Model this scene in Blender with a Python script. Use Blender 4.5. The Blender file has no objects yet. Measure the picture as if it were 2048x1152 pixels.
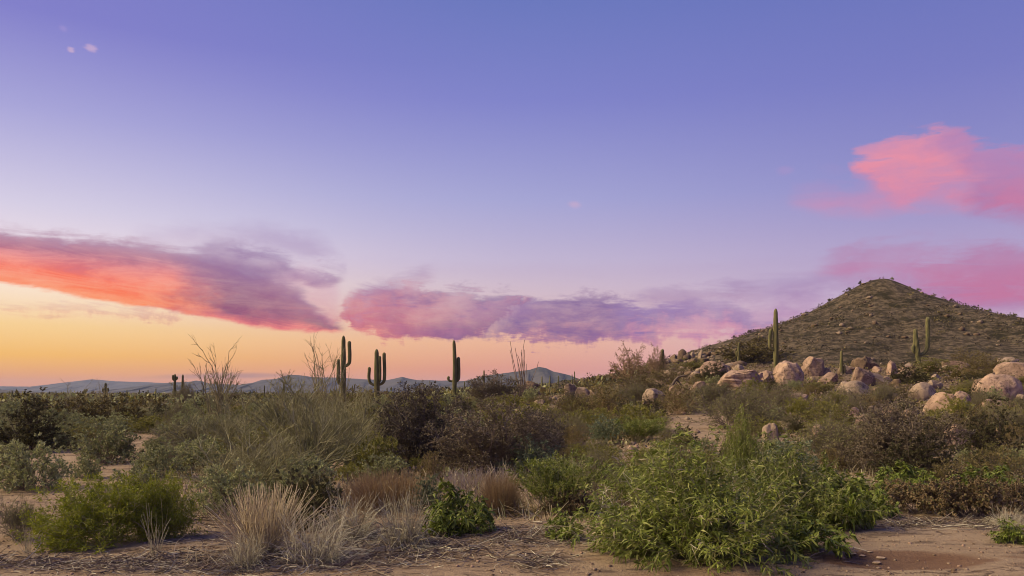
import bpy, math, random
import numpy as np

scene = bpy.context.scene
COL = scene.collection

# ---------------------------------------------------------------- camera
F = 1547.0                     # focal length in photo pixels (2048 wide)
CX, HY = 1024.0, 785.0         # optical axis column, horizon row
CAMZ = 1.6
cam_d = bpy.data.cameras.new("camera")
cam = bpy.data.objects.new("camera", cam_d)
COL.objects.link(cam)
cam.location = (0, 0, CAMZ)
cam.rotation_euler = (math.radians(90), 0, 0)
cam_d.sensor_width = 36.0
cam_d.lens = 36.0 * F / 2048.0
cam_d.shift_y = (HY - 576.0) / 2048.0
cam_d.clip_start = 0.1
cam_d.clip_end = 80000
scene.camera = cam

# ---------------------------------------------------------------- view / render
scene.render.engine = 'CYCLES'
vs = scene.view_settings
vs.view_transform = 'Standard'
vs.look = 'None'
vs.exposure = 0.36
vs.gamma = 1.0
vs.use_curve_mapping = False
cy = scene.cycles
cy.use_denoising = True
cy.pixel_filter_type = 'BLACKMAN_HARRIS'
cy.filter_width = 1.0
cy.max_bounces = 6
cy.diffuse_bounces = 3
cy.glossy_bounces = 2
cy.transmission_bounces = 3
cy.transparent_max_bounces = 4
cy.volume_bounces = 1
cy.caustics_reflective = False
cy.caustics_refractive = False

SUN_AZ, SUN_EL = -92.0, 40.0      # afterglow side (degrees, azimuth 0 = straight ahead)
SUN_STRENGTH = 5.0
SKY_STRENGTH = 0.78
HAZE = 0.000026

# ---------------------------------------------------------------- node helper
class NT:
    """tiny expression helper over a node tree"""
    def __init__(self, nt):
        self.nt = nt
    def node(self, t, **kw):
        n = self.nt.nodes.new(t)
        for k, v in kw.items():
            setattr(n, k, v)
        return n
    def put(self, sock, v):
        if isinstance(v, bpy.types.NodeSocket):
            self.nt.links.new(v, sock)
        else:
            if sock.type == 'RGBA' and hasattr(v, '__len__') and len(v) == 3:
                v = (*v, 1.0)
            sock.default_value = v
    def m(self, op, a, b=None, c=None, clamp=False):
        n = self.node('ShaderNodeMath', operation=op, use_clamp=clamp)
        self.put(n.inputs[0], a)
        if b is not None: self.put(n.inputs[1], b)
        if c is not None: self.put(n.inputs[2], c)
        return n.outputs[0]
    def add(self, a, b): return self.m('ADD', a, b)
    def sub(self, a, b): return self.m('SUBTRACT', a, b)
    def mul(self, a, b): return self.m('MULTIPLY', a, b)
    def smooth(self, x, lo, hi):
        n = self.node('ShaderNodeMapRange', interpolation_type='SMOOTHSTEP')
        self.put(n.inputs[0], x); self.put(n.inputs[1], lo); self.put(n.inputs[2], hi)
        n.inputs[3].default_value = 0; n.inputs[4].default_value = 1
        return n.outputs[0]
    def lin(self, x, lo, hi, a=0.0, b=1.0):
        n = self.node('ShaderNodeMapRange')
        self.put(n.inputs[0], x); self.put(n.inputs[1], lo); self.put(n.inputs[2], hi)
        n.inputs[3].default_value = a; n.inputs[4].default_value = b
        return n.outputs[0]
    def ramp(self, x, stops, interp='LINEAR'):
        n = self.node('ShaderNodeValToRGB')
        cr = n.color_ramp
        cr.interpolation = interp
        while len(cr.elements) > 1: cr.elements.remove(cr.elements[-1])
        cr.elements[0].position = stops[0][0]; cr.elements[0].color = (*stops[0][1], 1)
        for p, c in stops[1:]:
            e = cr.elements.new(p); e.color = (*c, 1)
        self.put(n.inputs[0], x)
        return n.outputs[0]
    def curve(self, x, pts):
        n = self.node('ShaderNodeFloatCurve')
        c = n.mapping.curves[0]
        while len(c.points) > 2: c.points.remove(c.points[1])
        c.points[0].location = pts[0]; c.points[1].location = pts[-1]
        for p in pts[1:-1]: c.points.new(*p)
        n.mapping.extend = 'HORIZONTAL'
        n.mapping.use_clip = False
        n.mapping.update()
        self.put(n.inputs['Value'], x)
        n.inputs['Factor'].default_value = 1.0
        return n.outputs[0]
    def add_vec(self, v, s):
        n = self.node('ShaderNodeVectorMath', operation='ADD')
        self.put(n.inputs[0], v); self.put(n.inputs[1], s)
        return n.outputs[0]
    def mix(self, f, a, b, blend='MIX'):
        n = self.node('ShaderNodeMix', data_type='RGBA', blend_type=blend)
        self.put(n.inputs[0], f); self.put(n.inputs[6], a); self.put(n.inputs[7], b)
        return n.outputs[2]
    def noise(self, vec, scale, detail=4.0, rough=0.55, dist=0.0, dim='3D'):
        n = self.node('ShaderNodeTexNoise', noise_dimensions=dim)
        if vec is not None: self.put(n.inputs['Vector'], vec)
        n.inputs['Scale'].default_value = scale
        n.inputs['Detail'].default_value = detail
        n.inputs['Roughness'].default_value = rough
        n.inputs['Distortion'].default_value = dist
        return n.outputs['Fac']
    def mapping(self, vec, scale=(1, 1, 1), loc=(0, 0, 0)):
        n = self.node('ShaderNodeMapping')
        self.put(n.inputs[0], vec); n.inputs['Scale'].default_value = scale; n.inputs['Location'].default_value = loc
        return n.outputs[0]

def s2l(c):
    out = []
    for v in c:
        v = v / 255.0
        out.append(v / 12.92 if v <= 0.04045 else ((v + 0.055) / 1.055) ** 2.4)
    return tuple(out)

# ---------------------------------------------------------------- dusk sky (world)
def pix_dir(px, py):
    x, z = (px - CX) / F, (HY - py) / F
    return math.degrees(math.atan(x)), math.degrees(math.atan(z / math.hypot(1, x)))

world = bpy.data.worlds.new("World")
scene.world = world
world.use_nodes = True
wt = world.node_tree
wt.nodes.clear()
W = NT(wt)
wdir = W.node('ShaderNodeTexCoord').outputs['Generated']
sep = W.node('ShaderNodeSeparateXYZ'); wt.links.new(wdir, sep.inputs[0])
dx, dy, dz = sep.outputs
AZ = W.mul(W.m('ARCTAN2', dx, dy), 180 / math.pi)
EL = W.mul(W.m('ARCSINE', dz), 180 / math.pi)

def el_ramp(stops, hi=90.0):
    # elevation in degrees, square-root spaced so the low sky gets the resolution
    x = W.m('SQRT', W.m('DIVIDE', W.m('MAXIMUM', EL, 0.0), hi))
    return W.ramp(x, [(math.sqrt(e / hi), s2l(c)) for e, c in stops], 'EASE' if False else 'LINEAR')

left = el_ramp([(0, (228, 140, 100)), (0.9, (240, 158, 98)), (2.4, (252, 190, 92)), (4.3, (253, 212, 146)),
                (6.6, (254, 230, 206)), (9.3, (238, 222, 230)), (11.7, (216, 208, 230)), (17.5, (168, 165, 217)),
                (22.9, (130, 128, 202)), (40, (104, 112, 188)), (90, (84, 98, 176))])
midc = el_ramp([(0, (216, 138, 122)), (1.7, (228, 150, 126)), (3.7, (238, 180, 148)), (6.5, (218, 190, 196)),
                (9.7, (196, 183, 211)), (14, (166, 166, 213)), (20.7, (128, 132, 202)), (26.9, (106, 120, 190)),
                (45, (92, 108, 182)), (90, (80, 96, 174))])
right = el_ramp([(0, (220, 160, 170)), (3, (210, 168, 190)), (6, (194, 172, 204)), (10, (172, 158, 201)),
                 (14, (144, 142, 200)), (20, (120, 124, 194)), (26, (106, 116, 188)), (45, (92, 106, 180)),
                 (90, (80, 96, 174))])
dist_glow = W.m('ABSOLUTE', W.add(AZ, 40.0))
dist_glow = W.m('MINIMUM', dist_glow, W.sub(360.0, dist_glow))
base_sky = W.mix(W.smooth(dist_glow, 4.0, 44.0), left, midc)
base_sky = W.mix(W.smooth(dist_glow, 36.0, 74.0), base_sky, right)

warpv = W.mapping(wdir, (1, 1, 3.0))
n_big = W.noise(warpv, 7.0, 5.0, 0.6)
n_mid = W.noise(W.mapping(wdir, (1, 1, 3.0), (3.1, 1.7, 0.4)), 20.0, 10.0, 0.68, 0.4)
n_ver = W.noise(W.mapping(wdir, (1, 1, 0.45), (5.2, 0.3, 2.0)), 60.0, 3.0, 0.6)
n_soft = W.noise(W.mapping(wdir, (1, 1, 2.0), (8.0, 4.0, 1.0)), 9.0, 5.0, 0.58)

cmb = W.node('ShaderNodeCombineXYZ')
W.put(cmb.inputs[0], W.add(W.mul(AZ, 0.16), W.mul(EL, 0.22))); W.put(cmb.inputs[1], W.sub(W.mul(EL, 1.05), W.mul(AZ, -0.02)))
n_str = W.noise(cmb.outputs[0], 1.0, 9.0, 0.66, 0.8, '2D')

AZR, ELR = 42.0, 30.0
aznorm = W.lin(AZ, -AZR, AZR)
def el_curve(pts, warp):
    q = []
    for px, py in pts:
        a, e = pix_dir(px, py)
        q.append(((a + AZR) / (2 * AZR), e / ELR))
    return W.mul(W.curve(W.add(aznorm, warp), q), ELR)

def cloud(sky, lower, upper, soft_lo, soft_hi, alpha, colL, colR, azL, azR, wob=1.0, fade=None,
          grain=0.5, virga=0.0, tw=0.7, streak=1.0):
    w1 = W.mul(W.sub(n_big, 0.5), 0.03 * wob)
    lo = el_curve(lower, w1)
    hi = el_curve(upper, w1)
    e = W.add(EL, W.mul(W.sub(n_mid, 0.5), 2.0 * wob))
    e = W.add(e, W.mul(W.sub(n_str, 0.5), 1.3 * wob))
    e = W.add(e, W.mul(W.sub(n_big, 0.5), 1.6 * wob))
    if virga:
        elo = W.add(e, W.mul(n_ver, virga))
        elo = W.sub(elo, virga * 0.45)
    else:
        elo = W.add(EL, W.mul(W.sub(n_mid, 0.5), 0.9 * wob))
    d = W.mul(W.smooth(W.sub(elo, lo), -soft_lo, soft_lo), W.smooth(W.sub(hi, e), -soft_hi, soft_hi))
    d = W.mul(d, W.smooth(W.sub(hi, lo), 0.0, 0.5))
    tex = W.lin(W.add(n_mid, W.mul(W.sub(n_soft, 0.5), 1.3)), 0.2, 0.62)
    tex = W.m('MULTIPLY_ADD', W.m('MINIMUM', W.m('MAXIMUM', tex, 0.0), 1.0), grain, 1.0 - grain)
    d = W.mul(d, tex)
    d = W.m('MULTIPLY', d, W.lin(n_str, 0.25, 0.6, 1.0 - 0.22 * streak, 1.0), clamp=True)
    d = W.mul(d, alpha)
    if fade:
        d = W.mul(d, W.smooth(AZ, fade[0], fade[1]))
        if len(fade) > 2:
            d = W.mul(d, W.smooth(AZ, fade[3], fade[2]))
    t = W.m('DIVIDE', W.sub(elo, lo), W.m('MAXIMUM', W.sub(hi, lo), 0.8))
    t = W.add(t, W.add(W.mul(W.sub(n_soft, 0.5), tw), W.mul(W.sub(n_str, 0.5), tw * 0.75)))
    cl = W.ramp(t, [(p, s2l(c)) for p, c in colL])
    cr = W.ramp(t, [(p, s2l(c)) for p, c in colR])
    cc = W.mix(W.smooth(W.add(AZ, W.mul(W.sub(n_soft, 0.5), 14)), azL, azR), cl, cr)
    return W.mix(d, sky, cc)

sky = base_sky
MAUVE = (150, 108, 148)
# thin veil above the long cloud
sky = cloud(sky, [(250, 476), (340, 482), (450, 480), (560, 500), (690, 540)],
            [(250, 474), (340, 455), (480, 452), (600, 462), (690, 536)], 0.9, 0.9, 0.55,
            [(0, (190, 160, 190)), (1, (186, 166, 200))], [(0, (170, 140, 180)), (1, (170, 148, 190))], -25, -14, 1.3, grain=0.9)
# thin lavender bars over the foot of the hill
sky = cloud(sky, [(1240, 655), (1330, 650), (1480, 660), (1600, 640), (1800, 630), (2060, 620)],
            [(1240, 650), (1330, 604), (1480, 575), (1600, 555), (1800, 540), (2060, 500)], 0.9, 1.1, 0.75,
            [(0, (196, 142, 184)), (1, (158, 132, 178))], [(0, (176, 128, 176)), (1, (160, 132, 180))], 12, 24, 1.5,
            fade=(9, 14, 60, 80), grain=0.9)
# long cloud, orange beneath, mauve above
sky = cloud(sky, [(500, 640), (600, 650), (690, 655)], [(500, 560), (570, 536), (640, 552), (700, 650)], 0.6, 0.9, 0.6,
            [(0, (214, 132, 150)), (1, (206, 148, 176))], [(0, (214, 138, 156)), (1, (208, 154, 182))], -18, -14, 1.2, fade=(-20, -16, -13.2, -11.8), grain=0.5)
sky = cloud(sky, [(-160, 540), (0, 564), (200, 598), (400, 633), (550, 659), (670, 664), (700, 666)],
            [(-160, 440), (0, 462), (150, 478), (300, 494), (400, 508), (500, 540), (570, 572), (640, 626), (685, 662), (700, 666)],
            0.18, 0.6, 1.0,
            [(0, (255, 132, 74)), (0.38, (252, 118, 88)), (0.58, (226, 116, 118)), (0.8, (182, 112, 136)), (1, (176, 132, 160))],
            [(0, (232, 104, 116)), (0.10, (190, 84, 112)), (0.22, (150, 82, 116)), (0.6, (150, 90, 128)), (1, (158, 116, 154))],
            -26.5, -20.0, 1.0, fade=(-75, -50), grain=0.22, tw=0.6)
sky = cloud(sky, [(330, 530), (430, 560), (520, 562), (600, 546)], [(330, 515), (390, 492), (470, 484), (540, 502), (600, 536)], 0.7, 0.7, 0.85,
            [(0, (152, 104, 146)), (1, (156, 122, 164))], [(0, (150, 108, 150)), (1, (150, 120, 166))], -22, -16, 1.3, fade=(-26, -21, -16.5, -14.5), grain=0.55)
sky = cloud(sky, [(585, 562), (640, 572), (690, 556)], [(585, 548), (630, 540), (665, 546), (690, 553)], 0.4, 0.4, 0.8,
            [(0, (160, 116, 154)), (1, (164, 130, 170))], [(0, (160, 116, 154)), (1, (164, 130, 170))], -16, -13, 1.4, fade=(-16.5, -15.5, -13, -11.8), grain=0.6)
# second and third cloud with ragged undersides
sky = cloud(sky, [(670, 634), (710, 655), (770, 671), (860, 673), (940, 668), (990, 648), (1040, 612), (1080, 596)],
            [(670, 632), (700, 602), (760, 582), (880, 582), (980, 586), (1040, 591), (1080, 594)], 0.42, 0.45, 1.0,
            [(0, (222, 108, 122)), (0.25, (196, 98, 124)), (0.6, (206, 120, 138)), (1, (196, 134, 158))],
            [(0, (164, 98, 136)), (0.3, (146, 94, 138)), (0.7, (172, 112, 146)), (1, (136, 102, 150))],
            -10, -3, 1.5, grain=0.5, virga=2.2, tw=1.1)
sky = cloud(sky, [(960, 668), (1040, 676), (1120, 688), (1220, 676), (1320, 670), (1430, 676), (1520, 668)],
            [(960, 666), (1010, 632), (1080, 600), (1200, 597), (1310, 606), (1430, 600), (1520, 640)], 0.4, 0.45, 1.0,
            [(0, (172, 108, 144)), (0.3, (142, 98, 146)), (1, (130, 98, 152))],
            [(0, (212, 136, 164)), (0.3, (190, 126, 166)), (0.6, (150, 116, 168)), (1, (156, 126, 176))],
            6, 12, 1.5, grain=0.5, virga=2.6, tw=1.0, fade=(-4, 0.5, 18, 22))
for lo_, hi_, al_, fd_ in (([(690, 602), (760, 590), (840, 566), (880, 560)], [(690, 590), (760, 566), (830, 546), (880, 552)], 0.55, (-12.5, -10.5, -6.6, -5.2)),
                           ([(900, 640), (1000, 640), (1080, 622)], [(900, 600), (1000, 602), (1080, 606)], 0.6, (-5, -2.5, 1, 3)),
                           ([(1250, 600), (1340, 606), (1460, 596), (1540, 590)], [(1250, 585), (1340, 566), (1440, 568), (1540, 580)], 0.45, (8, 11, 16, 18.5)),
                           ([(1420, 590), (1470, 591), (1530, 588)], [(1420, 585), (1470, 582), (1530, 584)], 0.6, (14.5, 15.5, 17.5, 18.5))):
    sky = cloud(sky, lo_, hi_, 0.4, 0.5, al_, [(0, (176, 124, 158)), (1, (166, 132, 172))], [(0, (160, 116, 160)), (1, (160, 130, 176))], -6, 4, 1.6, fade=fd_, grain=0.8, tw=1.0)
# pink clouds above the hill
sky = cloud(sky, [(1690, 335), (1750, 372), (1800, 405), (1900, 418), (2000, 428), (2100, 445), (2300, 450)],
            [(1690, 332), (1740, 302), (1800, 278), (1860, 264), (1915, 268), (1960, 304), (2040, 296), (2120, 276), (2300, 260)],
            0.8, 0.5, 0.95,
            [(0, (226, 134, 160)), (0.4, (240, 142, 156)), (1, (232, 146, 166))],
            [(0, (184, 112, 158)), (0.4, (200, 120, 160)), (1, (192, 134, 178))], 27.6, 31.0, 1.5, fade=(21, 23.5, 60, 85), grain=0.45, tw=1.3)
sky = cloud(sky, [(1570, 402), (1640, 420), (1720, 424), (1790, 420), (1840, 400)],
            [(1570, 398), (1640, 386), (1720, 388), (1780, 366), (1840, 380)], 0.7, 0.9, 0.62,
            [(0, (216, 140, 174)), (1, (200, 140, 180))], [(0, (220, 136, 168)), (1, (206, 138, 176))], 22, 26, 1.0,
            fade=(18.5, 20.5, 27, 29), grain=0.8)
sky = cloud(sky, [(1620, 552), (1700, 570), (1850, 600), (1950, 612), (2100, 612), (2300, 600)],
            [(1620, 545), (1700, 502), (1800, 494), (1950, 496), (2100, 488), (2300, 480)], 0.9, 0.9, 0.9,
            [(0, (176, 132, 174)), (0.5, (190, 126, 168)), (1, (180, 132, 174))],
            [(0, (178, 118, 164)), (0.45, (198, 112, 152)), (1, (184, 126, 168))], 26, 29.5, 1.6, fade=(19, 24, 60, 85), grain=0.5, tw=1.3)
# low grey bar over the far range
sky = cloud(sky, [(225, 757), (330, 757), (450, 757), (560, 754), (610, 753)],
            [(225, 756), (330, 750), (450, 746), (560, 747), (610, 752)], 0.12, 0.12, 0.85,
            [(0, (168, 122, 122)), (1, (172, 126, 128))], [(0, (160, 124, 134)), (1, (160, 124, 134))], -20, -15, 0.12,
            fade=(-29, -22, -16, -14.5), grain=0.2)
# little lit scraps high up
for px, py, r, c in ((141, 101, 0.13, (214, 180, 206)), (182, 97, 0.24, (212, 178, 206)), (126, 56, 0.2, (160, 146, 208)),
                     (1150, 408, 0.4, (200, 170, 204)), (1568, 340, 0.36, (164, 146, 200))):
    a0, e0 = pix_dir(px, py)
    ddx = W.mul(W.sub(AZ, a0), 0.62)
    ddy = W.sub(EL, e0)
    rr = W.m('SQRT', W.add(W.mul(ddx, ddx), W.mul(ddy, ddy)))
    rr = W.add(rr, W.mul(W.sub(n_mid, 0.5), 1.0))
    sky = W.mix(W.mul(W.smooth(rr, r, 0.0), 0.6), sky, s2l(c))

bg = W.node('ShaderNodeBackground')
wt.links.new(sky, bg.inputs[0]); bg.inputs[1].default_value = SKY_STRENGTH
wo = W.node('ShaderNodeOutputWorld'); wt.links.new(bg.outputs[0], wo.inputs[0])
world.cycles.sampling_method = 'MANUAL'
world.cycles.sample_map_resolution = 512

# ---------------------------------------------------------------- afterglow (one soft, warm sun)
sun_d = bpy.data.lights.new("sun", 'SUN')
sun = bpy.data.objects.new("sun", sun_d)
COL.objects.link(sun)
sun_d.energy = SUN_STRENGTH
sun_d.color = (1.0, 0.79, 0.42)
sun_d.angle = math.radians(36)
a, e = math.radians(SUN_AZ), math.radians(SUN_EL)
from mathutils import Vector
sd = Vector((math.sin(a) * math.cos(e), math.cos(a) * math.cos(e), math.sin(e)))
sun.rotation_euler = sd.to_track_quat('Z', 'Y').to_euler()

# ---------------------------------------------------------------- numpy noise
def _hash(ix, iy, iz, s):
    h = (ix.astype(np.int64) * 374761393 + iy.astype(np.int64) * 668265263 + iz.astype(np.int64) * 2147483647 + s * 974711) & 0xFFFFFFFF
    h = ((h ^ (h >> 13)) * 1274126177) & 0xFFFFFFFF
    h = ((h ^ (h >> 16)) * 2246822519) & 0xFFFFFFFF
    return (h & 0xFFFFFF) / float(0xFFFFFF)

def vnoise(P, s=0):
    P = np.asarray(P, float)
    I = np.floor(P).astype(np.int64)
    f = P - I
    f = f * f * f * (f * (f * 6 - 15) + 10)
    out = 0
    for a in (0, 1):
        wa = f[:, 0] if a else 1 - f[:, 0]
        for b in (0, 1):
            wb = f[:, 1] if b else 1 - f[:, 1]
            for c in (0, 1):
                wc = f[:, 2] if c else 1 - f[:, 2]
                out = out + wa * wb * wc * _hash(I[:, 0] + a, I[:, 1] + b, I[:, 2] + c, s)
    return out * 2 - 1

def fbm(P, oct=4, s=0, lac=2.03, gain=0.5):
    P = np.asarray(P, float)
    o, a, n = 0, 1.0, 0
    for i in range(oct):
        o = o + a * vnoise(P, s + i * 17)
        n += a
        P = P * lac + 13.7
        a *= gain
    return o / n

def sstep(x, a, b):
    t = np.clip((x - a) / (b - a), 0, 1)
    return t * t * (3 - 2 * t)

# ---------------------------------------------------------------- terrain height
HX, HYC = 134.0, 280.0
HL_R = [0, 4, 8, 15, 26, 37, 48, 59, 79, 102, 130, 185, 400]
HL_Z = [42.9, 42.2, 40.6, 36.6, 30.6, 26.4, 22.7, 18.8, 12.4, 6.2, 3.0, 0.0, -6]
HR_R = [0, 3, 6, 13.7, 21.3, 30.3, 42.8, 60, 90, 150, 240, 400]
HR_Z = [42.9, 42.3, 40.7, 36.4, 33.2, 29.4, 25.0, 20.5, 14, 5, -1, -6]
RY = [0, 13, 16, 20, 30, 45, 60, 75, 100, 180, 400]
RZ = [0, 0.0, 0.08, 0.22, 0.5, 1.5, 2.85, 3.9, 5.1, 6.0, 5.0]

def ground(x, y):
    x = np.asarray(x, float); y = np.asarray(y, float)
    yy = np.maximum(y, 1.0)
    a = x / yy
    # bouldery slope on the right
    t = sstep(a, 0.03, 0.27)
    t2 = sstep(a, -0.30, 0.03)
    rise = np.interp(y, RY, RZ) * t
    rise = rise + t2 * (1 - t) * np.interp(y, [0, 20, 45, 80, 200, 600], [0, 0, 0.55, 1.2, 1.0, 0.2])
    # the conical hill
    dxh, dyh = x - HX, y - HYC
    r = np.hypot(dxh, dyh) + 1e-6
    hl = np.interp(r, HL_R, HL_Z)
    hr = np.interp(r, HR_R, HR_Z)
    s = sstep(dxh / r, -0.35, 0.35)
    hill = hl * (1 - s) + hr * s
    ang = np.arctan2(dyh, dxh)
    P = np.stack([np.cos(ang) * 3.2, np.sin(ang) * 3.2, r * 0.012], -1)
    amp = sstep(r, 8, 60) * sstep(260 - r, 0, 120)
    hill = hill + amp * 3.2 * fbm(P.reshape(-1, 3), 3, 5).reshape(r.shape) * (0.35 + 0.65 * sstep(-dyh, -30, 40))
    # a rocky rib runs from the hill's foot towards the plain
    k = 1.5
    z = np.logaddexp(rise / k, hill / k) * k - k * np.log1p(np.exp(-np.abs(0 * r)))  # smooth maximum
    z = np.where(hill < -3, rise, np.maximum(z, np.maximum(rise, hill)) * sstep(hill, -3, 1.5) + rise * (1 - sstep(hill, -3, 1.5)))
    far = sstep(np.hypot(x, y), 14, 40)
    Q = np.stack([x * 0.11, y * 0.11, 0 * x], -1).reshape(-1, 3)
    z = z + fbm(Q, 3, 9).reshape(z.shape) * (0.05 + 0.10 * far) * sstep(np.hypot(x, y), 1500, 200)
    near = sstep(np.hypot(x, y), 26, 9)
    Q2 = np.stack([x * 0.9, y * 1.6, 0 * x + 3], -1).reshape(-1, 3)
    z = z + fbm(Q2, 4, 31).reshape(z.shape) * 0.035 * near
    # a shallow scoured hollow in the sand
    z = z - 0.05 * np.exp(-(((x - 3.75) / 0.75) ** 2 + ((y - 7.45) / 0.38) ** 2) ** 2)
    z = z - 0.03 * np.exp(-(((x - 2.65) / 0.3) ** 2 + ((y - 7.45) / 0.25) ** 2) ** 2)
    return z

def gz(x, y):
    return float(ground(np.array([x]), np.array([y]))[0])

_YS = np.concatenate([np.arange(4.5, 30, 0.03), np.arange(30, 120, 0.2), np.arange(120, 900, 1.0)])
def hit(px, py):
    """where the line of sight through a photo pixel meets the ground"""
    x = (px - CX) / F * _YS
    z = CAMZ + (HY - py) / F * _YS
    g = ground(x, _YS)
    i = np.argmax(z <= g)
    if not (z <= g).any():
        i = len(_YS) - 200
    return float(x[i]), float(_YS[i]), float(g[i])

# ---------------------------------------------------------------- mesh / object helpers
def mk_mesh(name, V, faces, mats, midx=None, smooth=False):
    """faces: list of int arrays (n,3) or (n,4)"""
    me = bpy.data.meshes.new(name)
    V = np.asarray(V, np.float32)
    me.vertices.add(len(V)); me.vertices.foreach_set('co', V.ravel())
    faces = [np.asarray(f, np.int32) for f in faces if len(f)]
    loops = np.concatenate([f.ravel() for f in faces])
    tot = np.concatenate([np.full(len(f), f.shape[1], np.int32) for f in faces])
    st = np.concatenate([[0], np.cumsum(tot)[:-1]]).astype(np.int32)
    me.loops.add(len(loops)); me.loops.foreach_set('vertex_index', loops)
    me.polygons.add(len(tot)); me.polygons.foreach_set('loop_start', st); me.polygons.foreach_set('loop_total', tot)
    if midx is not None:
        me.polygons.foreach_set('material_index', np.asarray(midx, np.int32))
    if smooth:
        me.polygons.foreach_set('use_smooth', np.ones(len(tot), bool))
    me.update(calc_edges=True)
    for m in (mats if isinstance(mats, (list, tuple)) else [mats]):
        me.materials.append(m)
    return me

def link(name, data, parent=None, loc=(0, 0, 0), rot=(0, 0, 0), scale=(1, 1, 1), kind=None):
    o = bpy.data.objects.new(name, data)
    COL.objects.link(o)
    o.location = loc; o.rotation_euler = rot; o.scale = scale
    if parent is not None: o.parent = parent
    if kind: o['kind'] = kind
    return o

def tag(o, label, cat, group=None):
    o['label'] = label; o['category'] = cat
    if group: o['group'] = group
    return o

# ---------------------------------------------------------------- materials
def new_mat(name):
    m = bpy.data.materials.new(name)
    m.use_nodes = True
    m.node_tree.nodes.clear()
    return m, NT(m.node_tree)

def leaf_mat(name, cols, trans=0.25, rough=0.65, spec=0.25):
    """cols: list of linear colours spread over single leaves"""
    m, T = new_mat(name)
    geo = T.node('ShaderNodeNewGeometry')
    oi = T.node('ShaderNodeObjectInfo')
    f = T.m('FRACT', T.add(geo.outputs['Random Per Island'], T.mul(oi.outputs['Random'], 0.37)))
    c = T.ramp(f, [(i / (len(cols) - 1), c) for i, c in enumerate(cols)])
    br = T.lin(oi.outputs['Random'], 0, 1, 0.82, 1.18)
    hs = T.node('ShaderNodeHueSaturation'); T.put(hs.inputs['Color'], c); T.put(hs.inputs['Value'], br)
    p = T.node('ShaderNodeBsdfPrincipled')
    T.put(p.inputs['Base Color'], hs.outputs[0])
    p.inputs['Roughness'].default_value = rough
    p.inputs['Specular IOR Level'].default_value = spec
    sh = p.outputs[0]
    if trans > 0:
        t = T.node('ShaderNodeBsdfTranslucent'); T.put(t.inputs[0], hs.outputs[0])
        mx = T.node('ShaderNodeMixShader'); mx.inputs[0].default_value = trans
        T.nt.links.new(sh, mx.inputs[1]); T.nt.links.new(t.outputs[0], mx.inputs[2])
        sh = mx.outputs[0]
    o = T.node('ShaderNodeOutputMaterial'); T.nt.links.new(sh, o.inputs[0])
    return m

def plain_out(T, color, rough=0.85, bump=None, bstr=0.4, bdist=0.02, spec=0.2):
    p = T.node('ShaderNodeBsdfPrincipled')
    T.put(p.inputs['Base Color'], color)
    T.put(p.inputs['Roughness'], rough)
    p.inputs['Specular IOR Level'].default_value = spec
    if bump is not None:
        b = T.node('ShaderNodeBump'); T.put(b.inputs['Height'], bump)
        b.inputs['Strength'].default_value = bstr; b.inputs['Distance'].default_value = bdist
        T.nt.links.new(b.outputs[0], p.inputs['Normal'])
    o = T.node('ShaderNodeOutputMaterial'); T.nt.links.new(p.outputs[0], o.inputs[0])
    return p

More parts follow.
